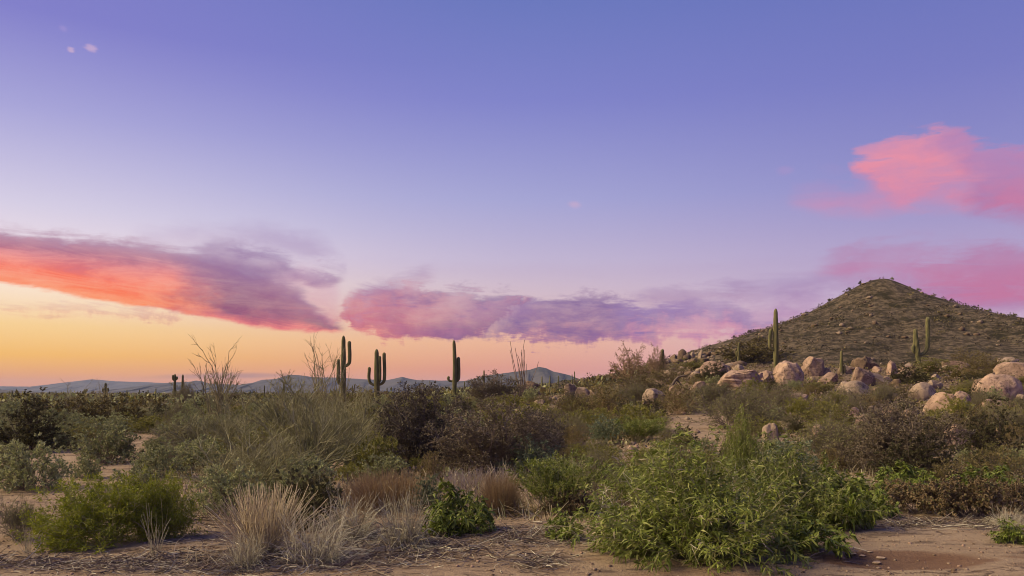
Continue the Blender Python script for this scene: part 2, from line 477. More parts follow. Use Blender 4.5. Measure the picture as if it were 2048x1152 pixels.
# ---- ground
def ground_material():
    m, T = new_mat("desert_soil")
    geo = T.node('ShaderNodeNewGeometry')
    pos = geo.outputs['Position']
    sp = T.node('ShaderNodeSeparateXYZ'); T.put(sp.inputs[0], pos)
    x, y, z = sp.outputs
    dist = T.m('SQRT', T.add(T.mul(x, x), T.mul(y, y)))
    big = T.noise(pos, 0.35, 4, 0.6)
    med = T.noise(T.mapping(pos, (1.0, 1.9, 1)), 1.5, 6, 0.65)
    fine = T.noise(pos, 28.0, 5, 0.7)
    grit = T.noise(pos, 140.0, 2, 0.6)
    sand = T.mix(T.smooth(big, 0.35, 0.65), (0.35, 0.26, 0.185), (0.43, 0.33, 0.24))
    sand = T.mix(T.mul(T.smooth(med, 0.50, 0.66), 0.75), sand, (0.235, 0.15, 0.10))
    sand = T.mix(T.mul(T.smooth(med, 0.44, 0.30), 0.6), sand, (0.47, 0.345, 0.245))
    # grey duff of rotted stems in patches
    duff = T.smooth(T.noise(T.mapping(pos, (0.8, 2.2, 1), (7, 3, 0)), 1.1, 7, 0.7), 0.54, 0.62)
    sand = T.mix(T.mul(duff, 0.8), sand, (0.13, 0.098, 0.078))
    # small scattered dark crumbs
    crumbs = T.smooth(T.noise(T.mapping(pos, (1, 2.4, 1)), 16.0, 4, 0.75), 0.60, 0.68)
    sand = T.mix(T.mul(crumbs, 0.6), sand, (0.15, 0.10, 0.07))
    sand = T.mix(T.lin(fine, 0.2, 0.8, 0.0, 0.35), sand, (0.23, 0.135, 0.085))
    vc = T.node('ShaderNodeTexVoronoi', feature='DISTANCE_TO_EDGE')
    T.put(vc.inputs['Vector'], T.mapping(T.add_vec(pos, med), (1, 1.7, 1))); vc.inputs['Scale'].default_value = 2.1
    crackm = T.mul(T.smooth(vc.outputs['Distance'], 0.05, 0.012), T.smooth(T.noise(pos, 0.7, 3, 0.5), 0.5, 0.6))
    sand = T.mix(T.mul(crackm, 0.75), sand, (0.12, 0.075, 0.05))
    # damp reddish floor of the hollow
    ex = T.m('DIVIDE', T.sub(x, 3.75), 0.80); ey = T.m('DIVIDE', T.sub(y, 7.42), 0.42)
    rr = T.add(T.add(T.mul(ex, ex), T.mul(ey, ey)), T.mul(T.sub(med, 0.5), 1.6))
    sand = T.mix(T.mul(T.smooth(rr, 1.25, 0.7), 0.75), sand, (0.17, 0.085, 0.052))
    # further out: the soil is browner, then stony on the hill
    soil = T.mix(T.smooth(T.noise(pos, 0.9, 6, 0.7), 0.42, 0.6), (0.13, 0.09, 0.058), (0.25, 0.175, 0.115))
    col = T.mix(T.smooth(dist, 20, 60), sand, soil)
    rocky = T.noise(pos, 0.55, 8, 0.72)
    hillc = T.mix(T.smooth(rocky, 0.40, 0.62), (0.062, 0.049, 0.033), (0.19, 0.145, 0.10))
    hillc = T.mix(T.smooth(T.noise(T.mapping(pos, (1, 1, 2.0)), 0.12, 6, 0.7), 0.50, 0.62), hillc, (0.042, 0.036, 0.021))
    vor = T.node('ShaderNodeTexVoronoi'); T.put(vor.inputs['Vector'], pos); vor.inputs['Scale'].default_value = 0.8
    hillc = T.mix(T.mul(T.smooth(vor.outputs['Distance'], 0.26, 0.12), 0.45), hillc, (0.17, 0.12, 0.088))
    col = T.mix(T.smooth(dist, 95, 130), col, hillc)
    bump = T.add(T.mul(med, 1.2), T.add(T.mul(fine, 0.75), T.mul(grit, 0.3)))
    bump = T.sub(bump, T.mul(crackm, 0.6))
    bump = T.add(bump, T.mul(T.smooth(dist, 60, 150), T.mul(rocky, 30.0)))
    plain_out(T, col, 0.92, bump, 1.0, 0.07, 0.12)
    return m

M_GROUND = ground_material()

# ---------------------------------------------------------------- ground sheet (one mesh to the horizon)
def build_ground():
    angs = np.concatenate([np.arange(-180, -48, 4.0), np.arange(-48, -39, 1.0), np.arange(-39, 39, 0.21), np.arange(39, 48, 1.0), np.arange(48, 180, 4.0)])
    rad = [0.6]
    while rad[-1] < 17500:
        r = rad[-1]
        rad.append(r * (1.06 if r < 4.5 else 1.009 if r < 12 else 1.018 if r < 80 else 1.014 if r < 380 else 1.05))
    rad = np.array(rad)
    A, R = np.meshgrid(np.radians(angs), rad)
    X, Y = R * np.sin(A), R * np.cos(A)
    Z = ground(X.ravel(), Y.ravel())
    n, k = len(rad), len(angs)
    V = np.stack([X.ravel(), Y.ravel(), Z], -1)
    i = np.arange(n - 1)[:, None] * k; j = np.arange(k)[None]
    j2 = (j + 1) % k
    q = np.stack([i + j, i + j2, i + k + j2, i + k + j], -1).reshape(-1, 4)[:, ::-1]
    V = np.vstack([V, [[0, 0, gz(0, 0.3)]]])
    fan = np.stack([np.arange(k), (np.arange(k) + 1) % k, np.full(k, n * k)], -1)
    me = mk_mesh("ground", V, [q, fan], M_GROUND, smooth=True)
    o = link("ground", me, kind='structure')
    return o
build_ground()

# ---------------------------------------------------------------- far ranges
def mountain_material():
    m, T = new_mat("far_rock")
    pos = T.node('ShaderNodeNewGeometry').outputs['Position']
    n = T.noise(pos, 0.004, 8, 0.65)
    c = T.mix(T.smooth(n, 0.38, 0.62), (0.032, 0.032, 0.034), (0.075, 0.066, 0.062))
    plain_out(T, c, 0.95, T.noise(pos, 0.02, 6, 0.7), 0.6, 8.0)
    return m
M_FAR = mountain_material()

def mountain_range(name, pts, D, depth, seed):
    px = np.linspace(pts[0][0], pts[-1][0], 260)
    py = np.interp(px, [p[0] for p in pts], [p[1] for p in pts])
    h = np.maximum((HY - py) / F * D, -2.0)
    h = h + fbm(np.stack([px * 0.05, px * 0 + seed, px * 0], -1), 4, seed) * (0.9 / F * D)
    rows = 15
    V = []
    for r in range(rows):
        s = (r / (rows - 1)) * 2 - 1             # -1 front foot … 0 crest … 1 back foot
        yy = D + s * depth
        prof = (1 - abs(s)) ** 1.15
        gull = fbm(np.stack([px * 0.06, px * 0 + s * 2.5, px * 0 + seed], -1), 4, seed + 3)
        z = h * prof * (1 + 0.8 * gull * (1 - prof)) - 3.0 * (1 - prof) + CAMZ * prof
        V.append(np.stack([(px - CX) / F * D + gull * depth * 0.15 * (1 - prof), px * 0 + yy, z], -1))
    V = np.concatenate(V)
    k = len(px)
    i = np.arange(rows - 1)[:, None] * k; j = np.arange(k - 1)[None]
    q = np.stack([i + j, i + j + 1, i + k + j + 1, i + k + j], -1).reshape(-1, 4)
    return link(name, mk_mesh(name, V, [q], M_FAR, smooth=True), kind='structure')

mountain_range("mountains", [(-260, 770), (-120, 774), (0, 772), (60, 773), (95, 769), (140, 764), (182, 759), (230, 762), (310, 765), (420, 768), (560, 775), (700, 786)], 15000, 1800, 1)
mountain_range("mountains", [(170, 789), (231, 783), (267, 775), (302, 769), (347, 765), (375, 764), (391, 761), (405, 763), (420, 768), (480, 769), (505, 766), (524, 760), (552, 758),
                              (578, 749), (600, 751), (625, 754), (690, 756), (732, 759), (775, 760), (805, 754), (834, 760), (928, 762), (1000, 770), (1090, 786)], 9000, 1300, 2)
mountain_range("mountains", [(800, 787), (880, 772), (927, 762), (950, 757), (971, 751), (1020, 745), (1059, 740), (1078, 734), (1092, 736), (1107, 743), (1137, 750), (1166, 760), (1230, 772), (1330, 787)], 6500, 1000, 3)
mountain_range("hills", [(-260, 768), (-100, 772), (0, 780), (27, 784), (58, 791), (110, 795)], 4800, 700, 4)

# ---------------------------------------------------------------- air
def build_haze():
    m, T = new_mat("dusk_air")
    v = T.node('ShaderNodeVolumePrincipled')
    v.inputs['Color'].default_value = (0.58, 0.70, 1.0, 1)
    v.inputs['Density'].default_value = HAZE
    v.inputs['Anisotropy'].default_value = 0.0
    o = T.node('ShaderNodeOutputMaterial'); T.nt.links.new(v.outputs[0], o.inputs['Volume'])
    x, y0, y1, zb, zt = 18500, -18500, 18500, -14.0, 300.0
    V = [(-x, y0, zb), (x, y0, zb), (x, y1, zb), (-x, y1, zb), (-x, y0, zt), (x, y0, zt), (x, y1, zt), (-x, y1, zt)]
    Fq = [(0, 3, 2, 1), (4, 5, 6, 7), (0, 1, 5, 4), (1, 2, 6, 5), (2, 3, 7, 6), (3, 0, 4, 7)]
    me = mk_mesh("haze", V, [np.array(Fq)], m)
    link("haze", me, kind='stuff')
build_haze()

# ================================================================ plant generators
def nrm(v):
    return v / np.maximum(np.linalg.norm(v, axis=-1, keepdims=True), 1e-9)

def grow(rng, P0, D0, L, n=5, wander=0.12, lift=0.0):
    """polylines (N,n,3) starting at P0 along D0; lift bends them up (+) or down (-)"""
    N = len(P0)
    out = np.empty((N, n, 3))
    d = nrm(np.array(D0, float)); p = np.array(P0, float)
    out[:, 0] = p
    L = np.broadcast_to(np.asarray(L, float), (N,))
    for i in range(1, n):
        d = nrm(d + rng.normal(0, wander, (N, 3)) + np.array([0, 0, lift]))
        p = p + d * (L / (n - 1))[:, None]
        out[:, i] = p
    return out

def along(poly, t):
    """points and tangents at parameter t (0..1), one per polyline"""
    n = poly.shape[1]
    u = np.clip(t, 0, 0.9999) * (n - 1)
    i = u.astype(int); f = (u - i)[:, None]
    k = np.arange(len(poly))
    a, b = poly[k, i], poly[k, i + 1]
    return a + (b - a) * f, nrm(b - a)

def sprout(rng, poly, k, t0, t1, ang, L, n=4, wander=0.15, lift=0.0, lvar=0.4, taper=True):
    """k children per polyline"""
    N = len(poly)
    P = np.repeat(poly, k, 0)
    t = rng.uniform(t0, t1, N * k)
    p, tan = along(P, t)
    perp = nrm(np.cross(tan, rng.normal(size=(N * k, 3))))
    a = np.radians(rng.normal(ang, ang * 0.25, N * k))[:, None]
    d = tan * np.cos(a) + perp * np.sin(a)
    L = np.broadcast_to(np.asarray(L, float), (N,)).repeat(k) * rng.uniform(1 - lvar, 1 + lvar, N * k)
    if taper: L = L * (1.15 - 0.6 * t)
    return grow(rng, p, d, L, n, wander, lift), t

def tubes(poly, r0, tip=0.35, sides=3):
    N, n, _ = poly.shape
    tan = np.empty_like(poly)
    tan[:, 1:-1] = poly[:, 2:] - poly[:, :-2]; tan[:, 0] = poly[:, 1] - poly[:, 0]; tan[:, -1] = poly[:, -1] - poly[:, -2]
    tan = nrm(tan)
    ref = np.where(np.abs(tan[:, :, 2:3]) > 0.9, np.array([1.0, 0, 0]), np.array([0, 0, 1.0]))
    u = nrm(np.cross(tan, ref)); v = np.cross(tan, u)
    th = np.arange(sides) * 2 * np.pi / sides
    r0 = np.broadcast_to(np.asarray(r0, float), (N,))
    r = r0[:, None] * np.linspace(1, tip, n)[None]
    V = poly[:, :, None] + r[:, :, None, None] * (np.cos(th)[None, None, :, None] * u[:, :, None] + np.sin(th)[None, None, :, None] * v[:, :, None])
    base = (np.arange(N) * n * sides)[:, None, None]
    i = (np.arange(n - 1) * sides)[None, :, None]; j = np.arange(sides)[None, None]
    j2 = (j + 1) % sides
    q = np.stack([base + i + j, base + i + j2, base + i + sides + j2, base + i + sides + j], -1).reshape(-1, 4)
    return V.reshape(-1, 3), q

def ribbon(rng, poly, r0, tip=0.4):
    """flat blades, one quad per joint"""
    N, n, _ = poly.shape
    side = nrm(np.cross(poly[:, -1] - poly[:, 0], rng.normal(size=(N, 3))))
    w = np.broadcast_to(np.asarray(r0, float), (N,))[:, None] * np.linspace(1, tip, n)[None]
    V = np.stack([poly - side[:, None] * w[:, :, None], poly + side[:, None] * w[:, :, None]], 2).reshape(-1, 3)
    i = np.arange(n - 1)[None, :, None] * 2 + (np.arange(N) * n * 2)[:, None, None]
    q = (i + np.array([0, 1, 3, 2])).reshape(-1, 4)
    return V, q

def strips(rng, P, D, L, W, droop=0.3, curl=0.15):
    """lance leaves of six points each"""
    N = len(P)
    D = nrm(D); S = nrm(np.cross(D, rng.normal(size=(N, 3)) + np.array([0, 0, 0.8]))); Nn = np.cross(S, D)
    L = np.broadcast_to(np.asarray(L, float), (N,))[:, None]; Wd = np.broadcast_to(np.asarray(W, float), (N,))[:, None]
    cu = rng.normal(0, curl, (N, 1))
    dr = droop * rng.uniform(0.3, 1.6, (N, 1))
    def c(t): return P + D * L * t + np.array([0, 0, -1.0]) * dr * L * t * t + Nn * cu * L * 4 * t * (1 - t)
    c1, c2, c3 = c(0.28), c(0.64), c(1.0)
    V = np.stack([P, c1 - S * Wd * .5, c1 + S * Wd * .5, c2 - S * Wd * .4, c2 + S * Wd * .4, c3], 1).reshape(-1, 3)
    b = (np.arange(N) * 6)[:, None]
    tri = np.concatenate([b + np.array([0, 1, 2]), b + np.array([3, 5, 4])])
    q = b + np.array([1, 3, 4, 2])
    return V, tri, q

def diamonds(rng, P, D, L, W):
    N = len(P)
    D = nrm(D); S = nrm(np.cross(D, rng.normal(size=(N, 3))))
    L = np.broadcast_to(np.asarray(L, float), (N,))[:, None]; Wd = np.broadcast_to(np.asarray(W, float), (N,))[:, None]
    m = P + D * L * 0.5
    V = np.stack([P, m - S * Wd * .5, P + D * L, m + S * Wd * .5], 1).reshape(-1, 3)
    q = (np.arange(N) * 4)[:, None] + np.arange(4)
    return V, q

def join_tubes(name, batches, mats, midx=None):
    Vs, Qs, M, off = [], [], [], 0
    for k, (V, q) in enumerate(batches):
        Vs.append(V); Qs.append(q + off); off += len(V)
        M.append(np.full(len(q), (midx[k] if midx else 0)))
    return mk_mesh(name, np.concatenate(Vs), [np.concatenate(Qs)], mats, np.concatenate(M))

def leaf_mesh(name, rng, poly, per, L, W, mats, shape='strip', t0=0.15, t1=1.0, ang=45, droop=0.3, curl=0.15, lvar=0.3, up=0.0):
    k = per
    P, tan = along(np.repeat(poly, k, 0), rng.uniform(t0, t1, len(poly) * k))
    perp = nrm(np.cross(tan, rng.normal(size=P.shape)))
    a = np.radians(rng.normal(ang, 15, len(P)))[:, None]
    D = tan * np.cos(a) + perp * np.sin(a) + np.array([0, 0, up])
    Ls = L * rng.uniform(1 - lvar, 1 + lvar, len(P)); Ws = W * rng.uniform(1 - lvar, 1 + lvar, len(P))
    if shape == 'strip':
        V, tri, q = strips(rng, P, D, Ls, Ws, droop, curl)
        return mk_mesh(name, V, [tri, q], mats)
    V, q = diamonds(rng, P, D, Ls, Ws)
    return mk_mesh(name, V, [q], mats)

def dome_dirs(rng, n, thmax=78, power=0.7):
    th = np.radians(thmax) * rng.uniform(0, 1, n) ** power
    ph = rng.uniform(0, 2 * np.pi, n)
    return np.stack([np.sin(th) * np.cos(ph), np.sin(th) * np.sin(ph), np.cos(th)], -1)

def ell_len(d, W, H):
    return 1.0 / np.sqrt((d[:, 0] ** 2 + d[:, 1] ** 2) / (W / 2) ** 2 + d[:, 2] ** 2 / H ** 2)

def measure(parts):
    lo, hi = [], []
    for _n, me, _k in parts:
        co = np.empty(len(me.vertices) * 3, np.float32); me.vertices.foreach_get('co', co)
        co = co.reshape(-1, 3)
        lo.append(np.percentile(co, 1.5, 0)); hi.append(np.percentile(co, 98.5, 0))
    lo, hi = np.min(lo, 0), np.max(hi, 0)
    return max(hi[0] - lo[0], hi[1] - lo[1]), hi[2]

def bush(seed, H, W, stems, k1, k2, rs, stem_m, leaf_m=None, per=0, LL=0.03, LW=0.012, shape='diamond', thmax=75, power=0.7,
         l1=0.45, l2=0.5, wander=0.12, lift=0.02, ang=38, droop=0.3, irr=0.25, t0=0.3, leaf_t0=0.1, up=0.0, curl=0.15, flat=0.0, lang=45, k2t=0.1):
    """a branching shrub: stems from one crown, two orders of twigs, leaves on the last"""
    rng = np.random.default_rng(seed)
    d = dome_dirs(rng, stems, thmax, power)
    L = ell_len(d, W, H) * rng.uniform(1 - irr, 1 + irr * 0.6, stems)
    # lumpy outline: some directions reach further than others
    L = L * (1 + 0.22 * fbm(d * 1.7 + seed * 3.1, 2, seed))
    P0 = rng.normal(0, 0.05 * W, (stems, 3)); P0[:, 2] = -0.03
    s0 = grow(rng, P0, d, L, 6, wander, lift)
    bat = [tubes(s0, rs, 0.35)]
    s1, _ = sprout(rng, s0, k1, t0, 1.0, ang, L.mean() * l1 * 0.75, 4, wander * 1.3, lift)
    bat.append(tubes(s1, rs * 0.5, 0.4))
    last = s1
    if k2:
        s2, _ = sprout(rng, s1, k2, k2t, 1.0, ang, L.mean() * l1 * l2 * 0.6, 3, wander * 1.5, lift)
        bat.append(tubes(s2, rs * 0.28, 0.5))
        last = s2
    parts = [('branches', join_tubes('branches', bat, stem_m, [0] + [len(stem_m) - 1] * (len(bat) - 1) if isinstance(stem_m, list) else None), None)]
    if per:
        parts.append(('foliage', leaf_mesh('foliage', rng, last, per, LL, LW, leaf_m, shape, leaf_t0, 1.0, lang, droop, curl, up=up), 'stuff'))
    return parts

def clump(seed, H, W, n, width, mat, lean=35, bend=0.5, npts=5, base=0.25, name='stalks', hv=0.35, wob=0.05):
    """a tuft of thin stalks (flat ribbons with a fold)"""
    rng = np.random.default_rng(seed)
    ph = rng.uniform(0, 2 * np.pi, n); r = np.sqrt(rng.uniform(0, 1, n)) * W * base
    P = np.stack([np.cos(ph) * r, np.sin(ph) * r, np.full(n, -0.02)], -1)
    th = np.radians(np.abs(rng.normal(0, lean, n)).clip(0, 85)); ph2 = ph + rng.normal(0, 0.7, n)
    D = np.stack([np.sin(th) * np.cos(ph2), np.sin(th) * np.sin(ph2), np.cos(th)], -1)
    L = H * rng.uniform(1 - hv, 1.0, n) / np.maximum(np.cos(th * 0.75), 0.45)
    poly = grow(rng, P, D, L, npts, wob, -bend / npts)
    poly[:, :, 2] = np.maximum(poly[:, :, 2], 0.006 + 0.02 * rng.uniform(size=(n, 1)))
    V, q = tubes(poly, width * rng.uniform(0.6, 1.2, n), 0.45)
    return [(name, mk_mesh(name, V, [q], mat), 'stuff')]

# ---------------------------------------------------------------- plant colours (linear)
M_sage = leaf_mat("sage_leaf", [(0.1752, 0.2029, 0.086), (0.2803, 0.2984, 0.1432), (0.3737, 0.3699, 0.1943), (0.2336, 0.2506, 0.1124)])
M_olive = leaf_mat("olive_leaf", [(0.1157, 0.1211, 0.0316), (0.1867, 0.1835, 0.0518), (0.2427, 0.2111, 0.0719), (0.14, 0.1321, 0.0374)])
M_olive2 = leaf_mat("brown_olive_leaf", [(0.0968, 0.0787, 0.0288), (0.1591, 0.1242, 0.0459), (0.2075, 0.1666, 0.0721), (0.1176, 0.106, 0.0393)])
M_yel = leaf_mat("yellow_green_leaf", [(0.126, 0.138, 0.024), (0.2016, 0.198, 0.0384), (0.2646, 0.234, 0.0624), (0.1386, 0.132, 0.0288)])
M_dark = leaf_mat("dark_leaf", [(0.0432, 0.0459, 0.0216), (0.0743, 0.0702, 0.0338), (0.1013, 0.0837, 0.0405), (0.054, 0.054, 0.027)])
M_green = leaf_mat("fresh_leaf", [(0.0884, 0.1159, 0.0157), (0.1356, 0.1738, 0.0262), (0.2006, 0.2318, 0.0525), (0.1061, 0.1334, 0.021), (0.2596, 0.2665, 0.0874), (0.1297, 0.1623, 0.0262)], 0.3, 0.5)
M_green2 = leaf_mat("bright_leaf", [(0.1139, 0.1435, 0.0121), (0.2164, 0.2531, 0.0213), (0.2962, 0.3037, 0.038), (0.1368, 0.1604, 0.0153)], 0.3, 0.55)
M_pale = leaf_mat("pale_leaf", [(0.24, 0.24, 0.14), (0.32, 0.29, 0.19), (0.30, 0.24, 0.16)], 0.25)
M_herb = leaf_mat("broad_leaf", [(0.0784, 0.1128, 0.0152), (0.1283, 0.1662, 0.0266), (0.1852, 0.2137, 0.0475), (0.0997, 0.1187, 0.019)], 0.25, 0.5)
M_blue = leaf_mat("blue_green_leaf", [(0.1107, 0.1392, 0.0712), (0.1581, 0.1976, 0.1167), (0.2213, 0.253, 0.1637), (0.1265, 0.1502, 0.0826)])
M_brown = leaf_mat("withered_leaf", [(0.1063, 0.0686, 0.0349), (0.1753, 0.1185, 0.0624), (0.2338, 0.1746, 0.106), (0.1275, 0.0898, 0.0424), (0.1063, 0.1123, 0.0499)], 0.15)
M_rust = leaf_mat("rust_grass", [(0.2957, 0.1887, 0.1034), (0.3844, 0.2583, 0.149), (0.4435, 0.3279, 0.1987), (0.2513, 0.169, 0.0994)], 0.2)
M_straw = leaf_mat("straw", [(0.386, 0.3049, 0.2033), (0.5266, 0.4336, 0.3049), (0.6318, 0.5421, 0.4065), (0.4446, 0.3388, 0.225), (0.351, 0.2914, 0.2178)], 0.1)
M_greystraw = leaf_mat("weathered_straw", [(0.2864, 0.254, 0.1973), (0.4124, 0.381, 0.299), (0.5042, 0.47, 0.3708), (0.2521, 0.2096, 0.1556), (0.1948, 0.1588, 0.1196)], 0.05)
M_gold = leaf_mat("golden_leaf", [(0.32, 0.21, 0.05), (0.40, 0.27, 0.09), (0.20, 0.15, 0.04)], 0.3)
M_twig = leaf_mat("grey_brown_twig", [(0.0978, 0.0713, 0.0575), (0.1495, 0.1127, 0.092), (0.2012, 0.1552, 0.1288), (0.115, 0.0828, 0.0667)], 0.0, 0.85)
M_twigd = leaf_mat("dark_twig", [(0.05, 0.036, 0.03), (0.08, 0.06, 0.05), (0.11, 0.085, 0.07)], 0.0, 0.85)
M_mauve = leaf_mat("mauve_grey_twig", [(0.12, 0.092, 0.088), (0.165, 0.13, 0.122), (0.21, 0.165, 0.15)], 0.0, 0.85)
M_tan = leaf_mat("tan_twig", [(0.22, 0.1485, 0.0935), (0.297, 0.2035, 0.132), (0.363, 0.2585, 0.1705)], 0.0, 0.8)
M_wand = leaf_mat("green_bark", [(0.1848, 0.1782, 0.0858), (0.264, 0.2508, 0.132), (0.3432, 0.3102, 0.1848), (0.198, 0.1848, 0.0924)], 0.0, 0.7)
M_wandtan = leaf_mat("tan_bark", [(0.19, 0.165, 0.09), (0.25, 0.215, 0.125), (0.30, 0.26, 0.16)], 0.0, 0.7)
M_fine = leaf_mat("fine_greygreen", [(0.1324, 0.131, 0.0514), (0.1852, 0.1764, 0.0772), (0.2293, 0.21, 0.1028)], 0.2)

M_hill = leaf_mat("hill_scrub_leaf", [(0.036, 0.031, 0.019), (0.06, 0.049, 0.031), (0.085, 0.067, 0.044), (0.05, 0.041, 0.027)], 0.1)
M_umber = leaf_mat("umber_leaf", [(0.0601, 0.0493, 0.0368), (0.0929, 0.0774, 0.0575), (0.1311, 0.1114, 0.0828), (0.071, 0.0587, 0.0437)], 0.1)
M_khaki = leaf_mat("khaki_leaf", [(0.102, 0.0816, 0.054), (0.156, 0.1248, 0.084), (0.216, 0.1776, 0.126), (0.12, 0.096, 0.0624)], 0.15)

# ---------------------------------------------------------------- prototypes: kind -> list of part lists
PROTO = {}
def proto(kind, variants): PROTO[kind] = [(p, measure(p)) for p in variants]

proto('sage_shrub', [bush(10 + i, 1.0, 1.5, 60, 6, 2, 0.006, M_twig, M_sage, 12, 0.055, 0.026, thmax=80, wander=0.10, up=0.15, irr=.15) for i in range(3)])
proto('olive_shrub', [bush(20 + i, 1.3, 1.6, 42, 6, 3, 0.008, M_twig, M_olive, 9, 0.05, 0.022, thmax=68, wander=0.13, irr=.3, up=0.2) for i in range(2)])
proto('brown_shrub', [bush(30 + i, 1.3, 1.9, 46, 6, 3, 0.008, M_twig, M_olive2, 9, 0.05, 0.02, thmax=74, wander=0.14, irr=.25) for i in range(2)])
proto('yellow_shrub', [bush(40 + i, 0.8, 1.2, 52, 6, 2, 0.005, M_wand, M_yel, 12, 0.05, 0.016, thmax=76, up=0.2, irr=.2) for i in range(2)])
proto('dark_shrub', [bush(50 + i, 1.3, 1.7, 46, 6, 3, 0.009, M_twigd, M_dark, 18, 0.042, 0.022, thmax=78, irr=.2) for i in range(2)])
proto('twiggy_shrub', [bush(64 + i, 1.6, 2.0, 70, 8, 6, 0.0125, [M_mauve, M_twig], [M_umber, M_khaki][i], 8, 0.045, 0.018, thmax=72, wander=0.17, irr=.16, ang=42, l2=.5) for i in range(2)])
proto('grey_twig_shrub', [bush(70 + i, 1.0, 1.8, 66, 8, 5, 0.0065, M_mauve, M_fine, 4, 0.035, 0.012, thmax=76, wander=0.15, irr=.25) for i in range(2)])
proto('blue_shrub', [bush(80 + i, 1.0, 1.2, 54, 6, 2, 0.005, M_wand, M_blue, 11, 0.055, 0.02, thmax=62, up=0.3, irr=.2) for i in range(2)])
proto('flowering_shrub', [bush(90 + i, 0.9, 1.4, 54, 6, 3, 0.0055, M_tan, M_olive2, 7, 0.04, 0.018, thmax=80, irr=.15) for i in range(1)])
proto('far_shrub', [bush(100 + i, 1.3, 1.9, 22, 5, 0, 0.014, M_twigd, m_, 16, 0.14, 0.07, thmax=78, irr=.2) for i, m_ in enumerate([M_olive, M_olive2, M_dark, M_sage])])
proto('fern_bush', [bush(110 + i, 0.9, 1.6, 90, 8, 4, 0.005, M_wand, M_green2, 7, 0.06, 0.011, 'diamond', thmax=84, wander=0.14, lift=0.02, irr=.15, up=-0.1) for i in range(2)])
proto('spike_bush', [bush(120, 1.15, 2.2, 120, 4, 0, 0.005, M_wand, M_green, 16, 0.075, 0.014, 'strip', thmax=48, power=.6, wander=0.05, lift=0.05, ang=18, up=0.3, l1=.4, droop=.15, irr=.25)])
proto('leafy_herb', [bush(130 + i, 0.7, 0.9, 26, 4, 0, 0.006, M_wand, M_herb, 10, 0.13, 0.034, 'strip', thmax=72, wander=0.08, droop=.5, lang=60, irr=.25) for i in range(2)])
proto('dead_herb', [bush(140 + i, 0.7, 1.3, 54, 6, 2, 0.005, M_twig, M_brown, 9, 0.05, 0.028, 'strip', thmax=70, droop=.5, curl=.35, irr=.2) for i in range(2)])
proto('round_leaf_herb', [bush(150, 0.8, 1.3, 50, 5, 2, 0.005, M_wand, M_dark, 6, 0.06, 0.045, 'diamond', thmax=76, irr=.2)])
proto('straw_clump', [clump(160 + i, 0.85, 0.9, 400, 0.0062, M_straw, lean=28, bend=0.25, wob=.10) for i in range(1)])
proto('grey_straw_clump', [clump(170 + i, 0.6, 1.0, 420, 0.0058, M_greystraw, lean=52, bend=1.3, base=.45, wob=.22) for i in range(3)])
proto('dry_stalks', [clump(180 + i, 0.7, 0.5, 26, 0.007, M_greystraw, lean=26, bend=0.15, wob=.2, hv=.6) for i in range(2)])
proto('rust_grass', [clump(190 + i, 0.45, 0.9, 1700, 0.0028, M_rust, lean=36, bend=0.7, base=.4) for i in range(2)])
proto('seed_grass', [clump(195, 0.4, 1.2, 420, 0.0035, M_straw, lean=18, bend=0.25, base=.5, wob=.08)])

# ---------------------------------------------------------------- special plants
def leafy_hero(seed):
    """the big fresh-green bush: long curled leaves on arching shoots"""
    rng = np.random.default_rng(seed)
    n = 140
    d = dome_dirs(rng, n, 88, 0.75)
    L = ell_len(d, 2.35, 1.15) * rng.uniform(0.72, 1.06, n) * (1 + 0.45 * fbm(d * 2.4, 2, 4))
    P0 = rng.normal(0, 0.16, (n, 3)); P0[:, 2] = -0.03
    s0 = grow(rng, P0, d, L, 7, 0.10, 0.03)
    s1, _ = sprout(rng, s0, 8, 0.22, 1.0, 40, 0.38, 4, 0.16, 0.03)
    br = join_tubes('branches', [tubes(s0, 0.008, .3), tubes(s1, 0.0035, .4)], M_wand)
    last = np.concatenate([s1])
    fol = leaf_mesh('foliage', rng, last, 15, 0.085, 0.0165, M_green, 'strip', 0.1, 1.0, 50, 0.45, 0.3, lvar=.45)
    dead = leaf_mesh('withered_leaves', rng, last[rng.random(len(last)) < .05], 8, 0.085, 0.014, M_pale, 'strip', 0.2, 1.0, 55, 0.6, 0.4)
    dp = grow(rng, np.column_stack([rng.normal(0, .5, (26, 2)), np.full(26, .15)]), np.column_stack([rng.normal(0, .7, (26, 2)), rng.uniform(.3, 1, 26)]), rng.uniform(.5, 1.0, 26), 7, .16, 0)
    ds, _ = sprout(rng, dp, 4, .3, 1, 40, .22, 4, .15)
    tw = join_tubes('dead_twigs', [tubes(dp, .0055, .4), tubes(ds, .003, .5)], M_greystraw)
    # the largest outermost leaves, one by one
    tips = last[np.argsort(-np.linalg.norm((last[:, -1] - [0, 0, .3]) / [1.17, 1.17, .85], axis=1))[:420]]
    tips = tips[tips[:, -1, 1] < 0.55][:290]
    P, tan = along(tips, np.full(len(tips), 0.9))
    return br, fol, dead, tw, P, nrm(tan + rng.normal(0, 0.5, P.shape))

def single_leaf_mesh(seed, mat, L=0.105, W=0.02):
    rng = np.random.default_rng(seed)
    V, tri, q = strips(rng, np.zeros((1, 3)), np.array([[0, 1.0, 0.0]]), L, W, 0.4, 0.25)
    return mk_mesh('leaf', V, [tri, q], mat)

